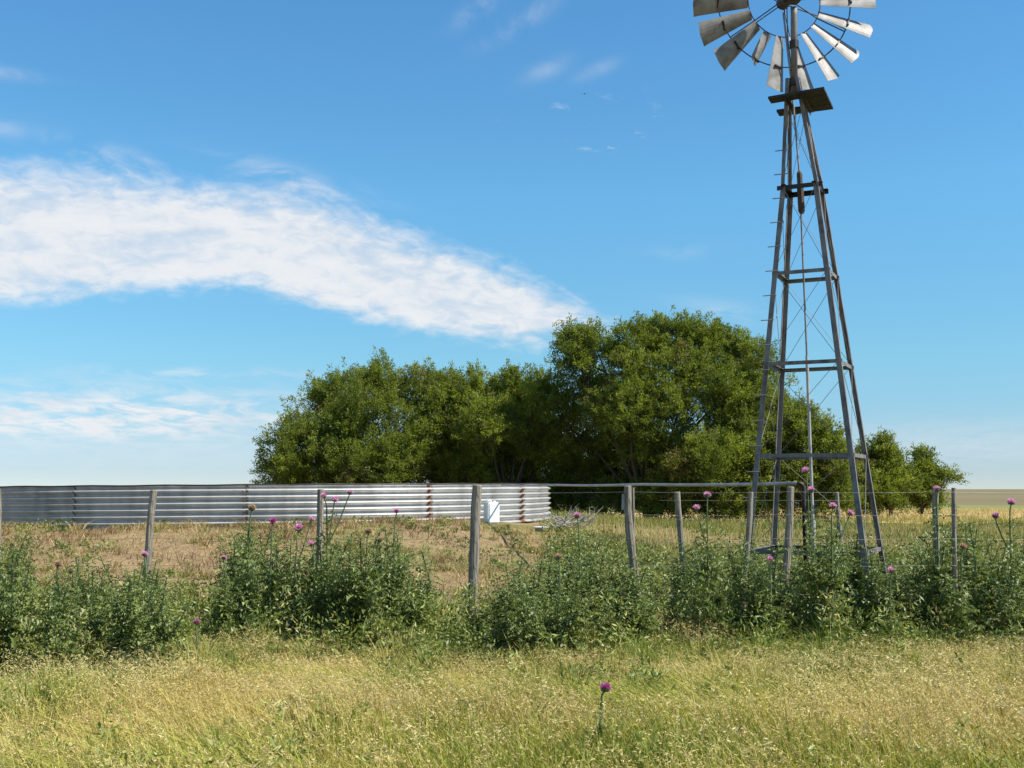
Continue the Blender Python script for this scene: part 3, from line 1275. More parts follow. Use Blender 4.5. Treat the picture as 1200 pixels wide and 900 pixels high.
tree('tallest broad dark green tree right of the tank, beside the windmill', 47.5, 760,
     [(668, 418, 28), (695, 408, 30), (735, 409, 30), (790, 408, 33), (835, 415, 32), (870, 430, 30), (690, 460, 42, 1.2), (745, 452, 44, -1), (805, 452, 46, -1.2), (860, 468, 38), (665, 505, 34, 1.8), (720, 520, 44, 2), (780, 520, 50, -.5), (845, 522, 48, -1.4), (893, 500, 34), (800, 570, 40, -1.2), (860, 570, 40, -1.6), (905, 550, 36), (720, 570, 36, 2.4), (668, 560, 30, 3), (680, 585, 22, 3.5), (750, 582, 26, 1), (835, 590, 24, -1), (890, 585, 24, -1), (700, 545, 40, 4), (780, 555, 40, 3), (725, 480, 42, -1.5), (770, 585, 30, -1), (720, 590, 24, 1), (820, 545, 44, -2), (870, 535, 40, -1.5), (893, 450, 24), (905, 480, 28), (925, 505, 28), (765, 400, 24), (812, 400, 24), (845, 403, 20), (655, 588, 26, 3), (690, 592, 22, 2.5), (790, 592, 26, .5), (760, 565, 34, 2), (860, 592, 24, -1)],
     13000, 46, .10, .46, seed=3)
tree('small feathery tree seen through the windmill legs', 46, 945,
     [(935, 495, 18), (925, 505, 22), (952, 518, 26), (972, 522, 16), (975, 545, 24), (930, 555, 30), (962, 570, 28), (988, 572, 20), (940, 585, 24), (975, 586, 22), (915, 580, 22)],
     2100, 42, .11, .48, seed=4)
tree('small bushy tree just right of the windmill', 50, 1040,
     [(1036, 526, 10), (1034, 540, 16), (1020, 548, 18), (1048, 548, 16), (1035, 565, 25), (1058, 568, 21), (1012, 572, 20), (1025, 584, 20), (1050, 585, 17), (1005, 586, 16)],
     1900, 42, .11, .46, seed=5)
tree('smallest tree on the right, its right side leaning out over the field', 51, 1078,
     [(1083, 537, 8), (1082, 550, 12), (1074, 563, 16), (1097, 562, 10), (1112, 561, 6), (1088, 573, 13), (1068, 580, 14), (1078, 588, 14), (1094, 586, 10)],
     900, 42, .10, .40, seed=6)

# ------------------------------------------------------------------ grass and weeds (nobody could count them)
rng = np.random.default_rng(5)


def scatter(n, y0, y1, pad=2.5, power=1.0):
    y = y0 + (y1 - y0) * rng.random(n) ** power
    half = y * .47 + pad
    x = rng.uniform(-1, 1, n) * half
    return x, y


def mixc(f, stops):
    f = np.clip(f, 0, 1)
    xs = [s[0] for s in stops]
    return np.stack([np.interp(f, xs, [s[1][k] for s in stops]) for k in range(3)], 1)


def greenness(x, y):
    """share of green in the verge: greener along the thistles and lower left, drier at the right and lower middle"""
    g = .42 + 2.5 * (fbm(NB, x + 20, y * 1.5, .62) - .5) + .7 * (fbm(NC, x + 5, y * 1.4, 1.7) - .5)
    g += .45 * np.clip((y - 8.3) / 1.6, 0, 1)
    g += -.045 * (x - .5)
    return np.clip(g, 0, 1)


def short(x, y):
    """the grass is lower where the thistles stand"""
    return 1 - .55 * np.clip((y + .8 * (fbm(NA, x + 11, y, .9) - .5) * 2 - 7.6 - .22 * np.clip(x - 1, 0, 6)) / 2.2, 0, 1)


# green under-grass
x, y = scatter(210000, 4.6, 15.5, 2.5, .85)
g = greenness(x, y)
keep = rng.random(len(x)) < .35 + .65 * g
x, y, g = x[keep], y[keep], g[keep]
base = np.stack([x, y, gz(x, y)], 1)
h = rng.uniform(.10, .32, len(x)) * (1 + .45 * g) * short(x, y)
wd = rng.uniform(.004, .0085, len(x))
lod = np.clip((fbm(NA, x * .6 + 31, y + 4, 1.1) - .52) * 9, 0, 1)[:, None]      # patches the wind has laid down
lean = rng.normal(0, .35, (len(x), 2)) + np.array([[-.12, 0]]) + lod * np.array([[-.75, .1]])
f = np.clip(g * .8 + rng.normal(0, .2, len(x)), 0, 1)
col = mixc(f, [(0, (.47, .37, .11)), (.3, (.39, .36, .07)), (.65, (.27, .30, .042)), (1, (.13, .18, .028))]) * rng.uniform(.65, 1.3, (len(x), 1))
me = quads('grass', blades(base, h, wd, lean, rng.uniform(.0, .3, len(x))), col, M['grass'])
tag(link('grass', me, None), 'green verge grass growing all along the foreground', 'grass', kind='stuff')

# dry stalks with nodding seed heads
x, y = scatter(64000, 4.6, 14.0, 2.5, .85)
g = greenness(x, y)
keep = rng.random(len(x)) < 1.05 - .8 * g
x, y, g = x[keep], y[keep], g[keep]
n = len(x)
base = np.stack([x, y, gz(x, y)], 1)
h = rng.uniform(.16, .44, n) * (.7 + .6 * fbm(NA, x, y, .8)) * (.45 + .55 * short(x, y))
lod = np.clip((fbm(NA, x * .6 + 31, y + 4, 1.1) - .52) * 9, 0, 1)
lean = rng.normal(0, .26, (n, 2)) + np.array([[-.22, 0]]) + lod[:, None] * np.array([[-.8, .1]])
bend = rng.uniform(.02, .2, n) + .35 * lod
st = blades(base, h, rng.uniform(.0025, .004, n), lean, bend)
tone = np.clip(rng.normal(.5, .22, n) + .8 * (fbm(NC, x, y, .5) - .5), 0, 1)
scol = mixc(tone, [(0, (.38, .28, .10)), (.5, (.56, .45, .18)), (1, (.66, .55, .26))])
tip = (st[:, 4] + st[:, 5]) / 2
mid = (st[:, 2] + st[:, 3]) / 2
dirv = unit(tip - mid)
K = 12
t = rng.uniform(-.6, 1.0, (n, K))
hl = rng.uniform(.06, .13, (n, 1))
pos = tip[:, None, :] + dirv[:, None, :] * (t * hl)[:, :, None]
pos[:, :, 2] -= np.clip(t, 0, 1) ** 2 * hl * .8
pos[:, :, 0] -= np.clip(t, 0, 1) * hl * .35
ax = unit(dirv[:, None, :] * .6 + rng.normal(size=(n, K, 3)) * .55 + np.array([-.35, 0, -.5]))
sp = leaves(pos.reshape(-1, 3), ax.reshape(-1, 3), rng.uniform(.012, .026, n * K), rng.uniform(.003, .006, n * K))
big = rng.random(n) < .04
pb_, db_ = tip[big], dirv[big]
nb_ = len(pb_)
KB = 22
tb = rng.uniform(-.9, 1.0, (nb_, KB))
posb = pb_[:, None, :] + db_[:, None, :] * (tb * .12)[:, :, None] + rng.normal(0, .016, (nb_, KB, 3))
posb[:, :, 2] -= np.clip(tb, 0, 1) ** 2 * .07
posb[:, :, 0] -= np.clip(tb, 0, 1) * .07
axb = unit(rng.normal(size=(nb_, KB, 3)) * .5 + np.array([-.7, 0, -.35]))
spb = leaves(posb.reshape(-1, 3), axb.reshape(-1, 3), rng.uniform(.022, .042, nb_ * KB), rng.uniform(.005, .009, nb_ * KB))
me1 = quads('dry_grass', st, scol, M['straw'])
me4 = quads('dry_grass', spb, np.repeat(np.array([[.66, .55, .28]]) * rng.uniform(.75, 1.1, (nb_, 1)), KB, 0), M['straw'])
scol2 = np.repeat(np.clip(scol * 1.12, 0, .7), K, 0) * rng.uniform(.8, 1.2, (n * K, 1))
me2 = quads('dry_grass', sp, scol2, M['straw'])
bm = bmesh.new()
bm.from_mesh(me1)
bm.from_mesh(me2)
bm.from_mesh(me4)
me3 = bpy.data.meshes.new('dry_grass')
bm.to_mesh(me3)
bm.free()
me3.materials.append(M['straw'])
bpy.data.meshes.remove(me1)
bpy.data.meshes.remove(me2)
bpy.data.meshes.remove(me4)
tag(link('dry_grass', me3, None), 'straw coloured seeding grass spread over the foreground verge', 'dry grass', kind='stuff')

# low leafy weeds under and before the thistles
x, y = scatter(3600, 8.0, 15.0, 2.0, 1.15)
px = 600 + F * x / y
left = np.interp(px, [0, 60, 220, 240, 330, 430, 540, 740, 770, 1200], [9.3, 9.1, 9.3, 10.5, 10.6, 9.9, 9.6, 9.6, 10.3, 10.4])
left = left + 1.6 * (fbm(NC, x, y, 1.1) - .55)
keep = (y > left) & (rng.random(len(x)) < np.clip((.15 + 2.2 * (fbm(NA, x + 3, y, .9) - .36)) * np.clip(.25 + (y - left) * .6, 0, 1), .02, 1))
x, y = x[keep], y[keep]
n = len(x)
K = 80
hh = rng.uniform(.14, .46, n)
t = rng.random((n, K)) ** .8
sw = np.stack([rng.normal(0, .12, n), rng.normal(0, .12, n)], 1)
pos = np.zeros((n, K, 3))
pos[:, :, 0] = x[:, None] + sw[:, None, 0] * t + rng.normal(0, .09, (n, K))
pos[:, :, 1] = y[:, None] + sw[:, None, 1] * t + rng.normal(0, .09, (n, K))
pos[:, :, 2] = gz(x, y)[:, None] + hh[:, None] * t
ax = unit(rng.normal(size=(n, K, 3)) + np.array([0, 0, .35]))
L = rng.uniform(.022, .06, n * K)
tn = np.repeat(rng.normal(.5, .2, n), K) + rng.normal(0, .15, n * K)
col = mixc(tn, [(0, (.075, .105, .024)), (.5, (.15, .19, .036)), (1, (.27, .29, .065))])
me = quads('weeds', leaves(pos.reshape(-1, 3), ax.reshape(-1, 3), L, L * .42), col, M['thistle'])
tag(link('weeds', me, None), 'low leafy green weeds around the feet of the thistles', 'weeds', kind='stuff')

# taller yellow-green herbs mixed in with the thistles, and a few small ones out in the grass
x, y = scatter(850, 9.6, 14.6, 2.0, 1.0)
keep = rng.random(len(x)) < np.clip(.2 + 1.8 * (fbm(NB, x + 40, y, 1.0) - .35), 0, 1)
x, y = x[keep], y[keep]
x2, y2 = scatter(900, 5.6, 9.8, 1.5, .8)
k2_ = fbm(NC, x2 + 13, y2 * 1.5, .8) > .53
x2, y2 = x2[k2_], y2[k2_]
n2_ = len(x2)
hh = np.concatenate([rng.uniform(.3, .72, len(x)), rng.uniform(.12, .36, n2_)])
x, y = np.concatenate([x, x2]), np.concatenate([y, y2])
n = len(x)
K = 70
t = rng.random((n, K)) ** .7
sw = rng.normal(0, .1, (n, 2))
pos = np.zeros((n, K, 3))
wid = (.10 * (1 - .6 * t)) * np.clip(hh / .4, .5, 1.2)[:, None]
pos[:, :, 0] = x[:, None] + sw[:, None, 0] * t + rng.normal(0, 1, (n, K)) * wid
pos[:, :, 1] = y[:, None] + sw[:, None, 1] * t + rng.normal(0, 1, (n, K)) * wid
pos[:, :, 2] = gz(x, y)[:, None] + hh[:, None] * t
ax = unit(rng.normal(size=(n, K, 3)) * .8 + np.array([0, 0, .55]))
L = rng.uniform(.025, .075, n * K)
tn = np.repeat(rng.normal(.5, .25, n), K) + rng.normal(0, .14, n * K)
col = mixc(tn, [(0, (.10, .14, .026)), (.5, (.22, .26, .045)), (.85, (.36, .35, .09)), (1, (.48, .40, .18))])
me = quads('herbs', leaves(pos.reshape(-1, 3), ax.reshape(-1, 3), L, L * .26), col, M['thistle'])
tag(link('herbs', me, None), 'thin yellow green herbs mixed in among the thistles', 'herbs', kind='stuff')

# tussocks that break up the edge between the open grass and the thistles
x, y = scatter(330, 6.2, 11.6, 1.5, .55)
keep = (rng.random(len(x)) < .25 + .12 * (y - 6))
x, y = x[keep], y[keep]
extra = np.array([[at(735, 790, 8.9).x, 8.9], [at(715, 890, 6.9).x, 6.9], [at(728, 800, 8.7).x, 8.7], [at(1150, 905, 6.6).x, 6.6], [at(790, 770, 9.2).x, 9.2], [at(1010, 790, 8.9).x, 8.9]])
x, y = np.concatenate([x, extra[:, 0]]), np.concatenate([y, extra[:, 1]])
n = len(x)
K = 90
hh = rng.uniform(.2, .46, n)
bx = x[:, None] + rng.normal(0, .05, (n, K))
by = y[:, None] + rng.normal(0, .05, (n, K))
base = np.stack([bx, by, gz(bx, by)], -1).reshape(-1, 3)
h = (hh[:, None] * rng.uniform(.5, 1.15, (n, K))).ravel()
lean = np.stack([(bx - x[:, None]) * 6, (by - y[:, None]) * 6], -1).reshape(-1, 2) + rng.normal(0, .25, (n * K, 2))
tn = np.repeat(rng.uniform(0, 1, n), K) + rng.normal(0, .12, n * K)
col = mixc(tn, [(0, (.10, .15, .028)), (.5, (.22, .26, .045)), (.75, (.34, .32, .08)), (1, (.55, .45, .19))])
me = quads('tussocks', blades(base, h, rng.uniform(.004, .009, n * K), lean, rng.uniform(.05, .4, n * K)), col, M['grass'])
tag(link('tussocks', me, None), 'loose tussocks of taller grass before the thistles', 'grass', kind='stuff')

# the same weeds thinner on the mound and thicker behind the fence near the windmill
xa = rng.uniform(-13, 2, 420)
ya = rng.uniform(14.5, 26.5, 420)
ka = (np.hypot(xa - TANK.x, ya - TANK.y) > TANK_R + .3) & (fbm(NC, xa, ya, .7) > .50)
xb = rng.uniform(.3, 9, 1500)
yb = rng.uniform(14.2, 25, 1500)
kb = (np.hypot(xb - TANK.x, yb - TANK.y) > TANK_R + 1.5) & (xb > yb * .035) & (xb < yb * .36) & (fbm(NA, xb, yb, .6) > .44)
x = np.concatenate([xa[ka], xb[kb]])
y = np.concatenate([ya[ka], yb[kb]])
n = len(x)
K = 60
hh = np.concatenate([rng.uniform(.06, .22, ka.sum()), rng.uniform(.15, .6, kb.sum())])
t = rng.random((n, K)) ** .8
pos = np.zeros((n, K, 3))
sp_ = np.clip(hh * .45, .05, .2)[:, None]
pos[:, :, 0] = x[:, None] + rng.normal(0, 1, (n, K)) * sp_
pos[:, :, 1] = y[:, None] + rng.normal(0, 1, (n, K)) * sp_
pos[:, :, 2] = gz(x, y)[:, None] + hh[:, None] * t
ax = unit(rng.normal(size=(n, K, 3)) + np.array([0, 0, .5]))
L = rng.uniform(.03, .09, n * K)
tn = np.repeat(rng.normal(.5, .25, n), K) + rng.normal(0, .15, n * K)
col = mixc(tn, [(0, (.075, .105, .024)), (.5, (.15, .18, .036)), (1, (.29, .29, .075))])
me = quads('weeds', leaves(pos.reshape(-1, 3), ax.reshape(-1, 3), L, L * .4), col, M['thistle'])
tag(link('weeds', me, None), 'scattered green weeds on the mound and behind the fence by the windmill', 'weeds', kind='stuff')

# dry tufts that roughen the mound
x = rng.uniform(-13, 3, 900)
y = rng.uniform(14, 27, 900)
keep = (np.hypot(x - TANK.x, y - TANK.y) > TANK_R + .2) & (fbm(NB, x + 2, y + 8, .9) > .46)
x, y = x[keep], y[keep]
n = len(x)
K = 45
hh = rng.uniform(.08, .26, n)
bx = x[:, None] + rng.normal(0, .07, (n, K))
by = y[:, None] + rng.normal(0, .07, (n, K))
base = np.stack([bx, by, gz(bx, by)], -1).reshape(-1, 3)
h = (hh[:, None] * rng.uniform(.5, 1.15, (n, K))).ravel()
lean = np.stack([(bx - x[:, None]) * 8, (by - y[:, None]) * 8], -1).reshape(-1, 2) + rng.normal(0, .4, (n * K, 2))
tn = np.repeat(rng.uniform(0, 1, n), K) + rng.normal(0, .1, n * K)
col = mixc(tn, [(0, (.20, .125, .06)), (.3, (.42, .30, .14)), (.6, (.55, .43, .21)), (.8, (.30, .28, .08)), (1, (.17, .20, .045))])
me = quads('mound_tufts', blades(base, h, rng.uniform(.008, .014, n * K), lean, rng.uniform(.05, .5, n * K)), col, M['straw'])
tag(link('mound_tufts', me, None), 'dry tan and brown grass tufts on the mound', 'dry grass', kind='stuff')

# short dry litter and thin grass on the mound
x = rng.uniform(-15, 6, 90000)
y = rng.uniform(13.6, 28, 90000)
d = np.hypot(x - TANK.x, y - TANK.y)
keep = (d > TANK_R + .12) & (np.abs(x) < y * .5 + 2) & (rng.random(len(x)) < .10 + 1.5 * (fbm(NB, x, y, .8) - .34))
x, y = x[keep], y[keep]
n = len(x)
base = np.stack([x, y, gz(x, y)], 1)
h = rng.uniform(.03, .12, n) * (.6 + 1.6 * (fbm(NC, x, y, 1.3) > .56))
grn = fbm(NA, x + 9, y, .6) + rng.normal(0, .08, n) + np.where(x > .8, .18, 0)
col = mixc(np.clip((grn - .45) * 2.4, 0, 1), [(0, (.19, .12, .06)), (.3, (.34, .235, .115)), (.55, (.44, .33, .15)), (.8, (.26, .24, .07)), (1, (.13, .16, .035))]) * rng.uniform(.65, 1.25, (n, 1))
me = quads('dry_turf', blades(base, h, rng.uniform(.008, .016, n), rng.normal(0, .7, (n, 2)), rng.uniform(0, .5, n)), col, M['straw'])
tag(link('dry_turf', me, None), 'thin brown and tan turf on the mound around the tank', 'dry turf', kind='stuff')

# taller yellow-green grass behind the fences, right of the tank
x = rng.uniform(-1, 32, 70000)
y = 14.5 + 33 * rng.random(70000) ** 1.1
keep = (x < y * .5 + 3) & (x > .4 + (y - 14) * .02) & (np.hypot(x - TANK.x, y - TANK.y) > TANK_R + .3)
x, y = x[keep], y[keep]
n = len(x)
base = np.stack([x, y, gz(x, y)], 1)
pt = fbm(NC, x, y, .35)
h = rng.uniform(.10, .34, n) * (.6 + .8 * pt)
col = mixc(np.clip((pt - .25) * 2 + rng.normal(0, .15, n), 0, 1), [(0, (.38, .30, .12)), (.3, (.24, .235, .065)), (1, (.11, .15, .03))])
me = quads('pasture_grass', blades(base, h, rng.uniform(.008, .02, n), rng.normal(0, .4, (n, 2)), rng.uniform(0, .3, n)), col, M['grass'])
tag(link('pasture_grass', me, None), 'yellow green grass growing around and behind the windmill', 'grass', kind='stuff')

# ripe stubble standing on the golden field
x = rng.uniform(8, 60, 26000)
y = rng.uniform(44, 76, 26000)
n = len(x)
base = np.stack([x, y, gz(x, y) + .02], 1)
col = mixc(rng.random(n), [(0, (.42, .31, .12)), (1, (.62, .5, .24))])
me = quads('field_grass', blades(base, rng.uniform(.12, .4, n), rng.uniform(.02, .05, n), rng.normal(0, .4, (n, 2)), rng.uniform(0, .3, n)), col, M['straw'])
tag(link('field_grass', me, None), 'golden dry grass standing in the field on the right', 'dry grass', kind='stuff')


# ------------------------------------------------------------------ thistles
def thistle_variant(seed):
    """a plant one metre tall: (stem mesh, foliage mesh, list of branch tips)"""
    rr = np.random.default_rng(seed)
    mb = MB()
    stems = []
    nb = int(rr.integers(3, 6))
    main_ = [Vector((0, 0, -.03)), Vector((rr.normal(0, .02), rr.normal(0, .02), .35)), Vector((rr.normal(0, .04), rr.normal(0, .04), .7)), Vector((rr.normal(0, .05), rr.normal(0, .05), 1.0))]
    stems.append((main_, .014))
    for b in range(nb):
        t = rr.uniform(.12, .62)
        s = Vector((0, 0, t * .9))
        a = rr.uniform(0, 2 * np.pi)
        L = rr.uniform(.28, .52)
        dv = Vector((math.cos(a), math.sin(a), 0))
        e = s + dv * L * .55 + Vector((0, 0, L * .95))
        e.z = min(e.z, .97)
        stems.append(([s, s + dv * L * .3 + Vector((0, 0, L * .35)), e], .008))
    Q, C = [], []
    for pts, r in stems:
        mb.tube(pts, [r * (1 - .6 * i / (len(pts) - 1)) for i in range(len(pts))], 6)
        # leaves along the stem
        seglen = sum((b - a).length for a, b in zip(pts[:-1], pts[1:]))
        nl = int(seglen * 58)
        for i in range(nl):
            t = (i + rr.random()) / nl
            f = t * (len(pts) - 1)
            k = min(int(f), len(pts) - 2)
            p = pts[k].lerp(pts[k + 1], f - k)
            if p.z < 0:
                continue
            a = i * 2.4 + rr.normal(0, .4)
            zrel = p.z
            L = (.30 - .21 * zrel) * rr.uniform(.65, 1.2) * (1 if r > .01 else .72)
            W = L * rr.uniform(.15, .26)
            d = np.array([math.cos(a), math.sin(a), rr.uniform(.15, .9)])
            d /= np.linalg.norm(d)
            up = np.array([0, 0, 1.0])
            side = np.cross(d, up)
            side /= np.linalg.norm(side)
            nrm = np.cross(side, d)
            tone = rr.normal(.45, .2)
            c = np.array([.085, .118, .028]) * (1 - tone) + np.array([.25, .29, .085]) * tone
            ns = 5
            P0 = np.array(p)
            droop = rr.uniform(.15, .6)
            spine = []
            for j in range(ns + 1):
                u = j / ns
                spine.append(P0 + d * L * u - up * droop * L * u * u + nrm * L * .04 * math.sin(u * 9 + a))
            for j in range(ns):
                u = (j + .5) / ns
                wj = W * math.sin(math.pi * min(1, u * .8 + .16)) ** .7
                for sg in (-1, 1):
                    # one lobe: from the rib outwards and forwards to a spine
                    fw = d * L * .16
                    lift = nrm * wj * rr.uniform(.1, .55)
                    tipp = spine[j] + side * sg * wj * rr.uniform(.8, 1.25) + fw + lift
                    inn = spine[j + 1] + side * sg * wj * .22 + lift * .25
                    Q.append(np.stack([spine[j], tipp, inn, spine[j + 1]]))
                    C.append(c * rr.uniform(.85, 1.2))
    V = np.array(Q)
    fol = quads('leaves', V, np.array(C), M['thistle'])
    stm = mb.mesh('stem')
    stm.materials.append(M['stem'])
    tips = [pts[-1] for pts, _ in stems]
    return stm, fol, tips


VAR = [thistle_variant(40 + i) for i in range(8)]


def flower_meshes(seed, pale):
    rr = np.random.default_rng(seed)
    mb = MB()
    n = 12
    prof = [(.006, -.012), (.018, -.006), (.026, .008), (.025, .02), (.018, .03)]
    vs, fs = [], []
    for r, z in prof:
        for k in range(n):
            a = 2 * math.pi * k / n
            rr_ = r * (1 + .12 * (k % 2))
            vs.append((rr_ * math.cos(a), rr_ * math.sin(a), z))
    for i in range(len(prof) - 1):
        for k in range(n):
            fs.append((i * n + k, i * n + (k + 1) % n, (i + 1) * n + (k + 1) % n, (i + 1) * n + k))
    fs.append(tuple(reversed(range(n))))
    mb.add(vs, fs)
    for k in range(36):                              # spiny bracts
        a = k * 2.4
        z = -.004 + .026 * (k / 36)
        r = .024
        p = Vector((r * math.cos(a), r * math.sin(a), z))
        d = Vector((math.cos(a), math.sin(a), -.1 + .7 * k / 36)).normalized()
        mb.tube([p, p + d * .016], [.004, .0006], 4)
    bulb = mb.mesh('flower_head')
    bulb.materials.append(M['bulb'])
    K = 260
    th = rr.uniform(0, 2 * np.pi, K)
    sp_ = np.sqrt(rr.random(K)) * 1.6
    d = np.stack([np.sin(sp_) * np.cos(th), np.sin(sp_) * np.sin(th), np.cos(sp_)], 1)
    base_ = np.array([[0, 0, .018]]) + d * .008
    L = rr.uniform(.034, .048, K)
    col_ = np.array([[.82, .40, .58]]) if pale else np.array([[.55, .13, .36]])
    if pale is None:
        col_ = np.array([[.55, .42, .24]])
    colr = col_ * rr.uniform(.75, 1.25, (K, 1)) + (rr.random((K, 1)) < .25) * np.array([[.15, .2, .15]]) * (1 if pale else .3)
    pet = quads('petals', leaves(base_, d, L, np.full(K, .009)), np.clip(colr, 0, .85), M['petal'])
    return bulb, pet


FL_PALE, FL_MAG = flower_meshes(3, True), flower_meshes(4, False)
FL_DRY = flower_meshes(5, None)


def thistle(x, y, height, var, rot, width, label, group=None):
    g = float(gz(x, y))
    o = empty('thistle', (x, y, g), label, 'thistle', group)
    stm, fol, tips = VAR[var]
    for nm, m_ in (('stem', stm), ('leaves', fol)):
        c = bpy.data.objects.new(nm, m_)
        COL.objects.link(c)
        c.parent = o
    o.rotation_euler = (random.uniform(-.07, .07), random.uniform(-.07, .07), rot)
    o.scale = (width * random.uniform(.85, 1.15), width * random.uniform(.85, 1.15), height)
    return o, tips


# silhouette of the thicket as the photograph shows it: column -> row of the tips
SIL = [(-120, 640), (-40, 640), (0, 636), (18, 622), (40, 655), (60, 658), (90, 652), (120, 650), (150, 658), (185, 656), (205, 668), (220, 694), (240, 672), (258, 640), (275, 622), (300, 614), (330, 622), (352, 640), (372, 618), (400, 604), (415, 610), (440, 628), (462, 612), (485, 618), (500, 640), (520, 684), (545, 690), (565, 668), (590, 652), (615, 645), (650, 640), (690, 632), (720, 640), (745, 646), (765, 690), (790, 660), (805, 634), (840, 628), (870, 626), (900, 624), (930, 604), (950, 598), (975, 606), (1000, 622), (1020, 645), (1055, 664), (1075, 628), (1095, 604), (1120, 590), (1135, 604), (1160, 626), (1185, 616), (1230, 620), (1320, 630)]
GAPS = [(204, 252, .14), (346, 364, .4), (503, 584, .2), (744, 784, .12), (868, 880, .5), (1022, 1068, .25)]
NOFL = 'leafy grey green thistle without open flowers in the thicket along the wire fence'
rt = random.Random(21)
plants = []
col_px = -100.0
while col_px < 1300:
    col_px += rt.uniform(3.6, 8.4)
    w_ = 1.0
    for a, b, pr in GAPS:
        if a < col_px < b:
            w_ = pr
    if rt.random() > w_:
        continue
    top = np.interp(col_px, [s[0] for s in SIL], [s[1] for s in SIL])
    front = np.interp(col_px, [-100, 60, 200, 235, 330, 420, 470, 560, 700, 745, 770, 850, 1000, 1040, 1100, 1200], [9.4, 9.3, 9.5, 11.3, 11.4, 10.8, 10.0, 9.9, 9.9, 10.3, 11.7, 11.3, 11.5, 12.0, 11.3, 10.9])
    k = rt.random()
    Yp = front + 3.0 * k
    if 540 < col_px < 600 and Yp < 12.2:
        pass
    top += (0 if rt.random() < .42 else rt.uniform(8, 70)) * (.4 + .6 * k) + max(0, .75 - k) * rt.uniform(10, 95)
    p = at(col_px, top, Yp)
    g = float(gz(p.x, Yp))
    hgt = p.z - g
    if hgt < .25:
        continue
    thistle(p.x, Yp, hgt, rt.randrange(8), rt.uniform(0, 6.28), min(1.2, max(.6, hgt * rt.uniform(.8, 1.1))), NOFL, 'thistles without flowers along the fence')


for (qx, qy, Yp) in [(1010, 626, 12.7), (1016, 640, 12.0), (1034, 650, 12.6), (1046, 660, 12.0), (872, 636, 11.7), (886, 640, 12.6), (744, 652, 11.8), (752, 664, 11.2), (552, 680, 11.6), (562, 684, 11.0), (172, 662, 11.7), (182, 668, 11.2), (798, 634, 13.6)]:
    p = at(qx, qy, Yp)
    g = float(gz(p.x, Yp))
    thistle(p.x, Yp, p.z - g, rt.randrange(8), rt.uniform(0, 6.28), min(1.0, (p.z - g) * .95), NOFL, 'thistles without flowers along the fence')


def flower_plant(px, py, Y, label, mag=False, size=1.0, stalk=.17, extra=(), bare=False):
    """a thistle whose flowering stalk ends at the given point"""
    tip = at(px, py, Y)
    g = float(gz(tip.x, Y))
    root_h = tip.z - g
    body = max(.16, root_h - stalk)
    bx, by = tip.x + random.uniform(-.05, .05), Y + random.uniform(-.04, .04)
    o = empty('thistle', (bx, by, g), label, 'thistle')
    var = random.randrange(8)
    stm, fol, tips = VAR[var]
    fo = bpy.data.objects.new('leaves', fol)
    COL.objects.link(fo)
    fo.parent = o
    ww = min(.95, max(.4, body * .85)) * (.45 if bare else 1)
    fo.scale = (ww, ww, body)
    fo.rotation_euler = (0, 0, random.uniform(0, 6.28))
    mb = MB((bx, by, g))
    b0 = Vector((bx, by, g - .03))
    mb.tube([b0, Vector((bx, by, g + body * .6)), Vector((bx, by, g + body)).lerp(tip, .4), tip - Vector((0, 0, .01 * size))], [.013, .010, .007, .006], 6)
    size *= .88
    ends = [(tip, size)]
    for (qx, qy, sz) in extra:
        e = at(qx, qy, Y + random.uniform(-.06, .06))
        s = Vector((bx, by, g + body * .75))
        mb.tube([s, s.lerp(e, .5) + Vector((0, 0, -.04)), e - Vector((0, 0, .01))], [.009, .007, .006], 6)
        ends.append((e, sz * .88))
    mb.build('stem', M['stem'], o)
    for e, sz in ends:
        bulb, pet = FL_DRY if mag is None else (FL_MAG if mag else FL_PALE)
        fb = bpy.data.objects.new('flower_head', bulb)
        COL.objects.link(fb)
        fb.parent = o
        fb.location = e - Vector((bx, by, g)) - Vector((0, 0, .022 * sz))
        fb.scale = (sz,) * 3
        fb.rotation_euler = (random.uniform(0, .55), random.uniform(-.45, .45), random.uniform(0, 6))
        pe = bpy.data.objects.new('petals', pet)
        COL.objects.link(pe)
        pe.parent = fb
    return o


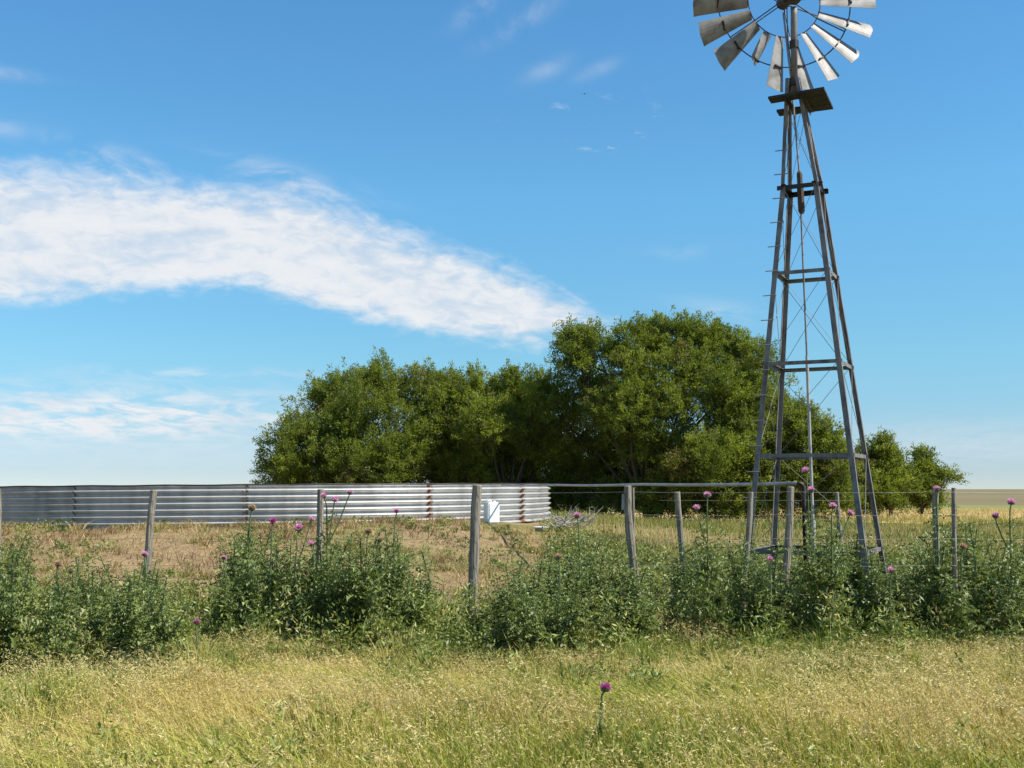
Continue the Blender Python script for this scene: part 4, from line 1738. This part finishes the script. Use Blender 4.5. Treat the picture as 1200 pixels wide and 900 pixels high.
FL = [
    (709, 806, 6.7, 'short thistle with one magenta flower, alone in the foreground grass', dict(mag=True, size=.85, stalk=.07)),
    (676, 604, 11.6, 'thistle with one pale pink flower just right of the tank', dict(size=1.0)),
    (829, 580, 11.5, 'thistle with two pink flowers left of the windmill legs', dict(size=1.0, extra=((816, 595, .9),))),
    (945, 551, 11.4, 'tallest thistle, with two pink flowers one above the other inside the windmill frame', dict(size=1.0, stalk=.42, extra=((951, 574, 1.0),))),
    (976, 593, 11.4, 'thistle with two pink flowers close to the right windmill legs', dict(size=1.0, extra=((996, 601, .9),))),
    (903, 655, 11.2, 'thistle with a small pink flower at the foot of the windmill', dict(size=.8)),
    (1045, 668, 11.2, 'thistle with one mauve flower low in the gap right of the windmill', dict(size=.95)),
    (1099, 573, 11.8, 'tall thistle whose dull pink flower covers the top of a fence post', dict(size=1.0)),
    (1185, 588, 11.5, 'thistle with two pink flowers at the right edge', dict(size=1.05, extra=((1165, 604, .95),))),
    (380, 581, 11.6, 'thistle with three pink flowers rising in front of the tank wall', dict(size=.85, extra=((392, 585, .9), (410, 577, .85)))),
    (351, 618, 11.6, 'thistle with one large pink flower and a smaller one below the tank wall', dict(size=1.15, mag=False, extra=((365, 608, .75),))),
    (320, 610, 11.6, 'thistle with one bright pink flower at the foot of the tank wall', dict(size=.95, mag=True)),
    (365, 637, 11.2, 'thistle with one small pink flower deep in the dark clump', dict(size=.8)),
    (465, 599, 11.7, 'thistle with one small reddish flower left of the thickest post', dict(size=.7, mag=True)),
    (169, 649, 11.3, 'thistle with one pale flower beside the leaning post', dict(size=.85)),
    (262, 653, 11.4, 'thistle with one mauve flower at the left edge of the dark clump', dict(size=.7)),
    (295, 595, 11.8, 'thistle with one dry tan seed head against the tank wall', dict(mag=None, size=1.1)),
    (432, 622, 11.0, 'thistle with dry tan seed heads among the dark clump left of the thickest post', dict(mag=None, size=.9, extra=((446, 632, .8),))),
    (655, 652, 10.9, 'thistle with a dry tan seed head below the right end of the tank', dict(mag=None, size=.9)),
    (68, 660, 10.6, 'thistle with dry tan seed heads in the clump at far left', dict(mag=None, size=.95, extra=((84, 668, .8),))),
    (1128, 640, 10.9, 'thistle with a dry tan seed head in the clump at far right', dict(mag=None, size=.9)),
    (230, 729, 9.8, 'low thistle with one reddish flower in the grass left of the dark clump', dict(size=.7, mag=True, stalk=.15, bare=True)),
]
for (x, y, Y, lab, kw) in FL:
    flower_plant(x, y, Y, lab, **kw)

# ------------------------------------------------------------------ a bird far off in the sky
bp = at(685, 110, 120)
mb = MB()
rings = [(-.16, .01), (-.1, .035), (0, .05), (.09, .035), (.14, .022), (.19, .004)]
mb.tube([(x_, 0, 0) for x_, _ in rings], [r_ for _, r_ in rings], 8)
for s in (-1, 1):
    mb.add([(.06, .03 * s, .02), (-.05, .03 * s, .02), (.02, .22 * s, .09), (.07, .2 * s, .095), (-.07, .42 * s, .03), (-.03, .42 * s, .035)],
           [(0, 1, 2, 3), (3, 2, 4, 5)])
mb.add([(-.14, .012, 0), (-.14, -.012, 0), (-.27, -.05, 0), (-.27, .05, 0)], [(0, 1, 2, 3)])
o = mb.build('bird', M['bird'])
o.location = bp
o.rotation_euler = (0, 0, R(75))
tag(o, 'tiny dark bird flying high in the blue sky', 'bird')

S.cycles.max_bounces = 8
S.cycles.diffuse_bounces = 3
S.cycles.glossy_bounces = 3
S.cycles.transmission_bounces = 4
S.cycles.transparent_max_bounces = 6
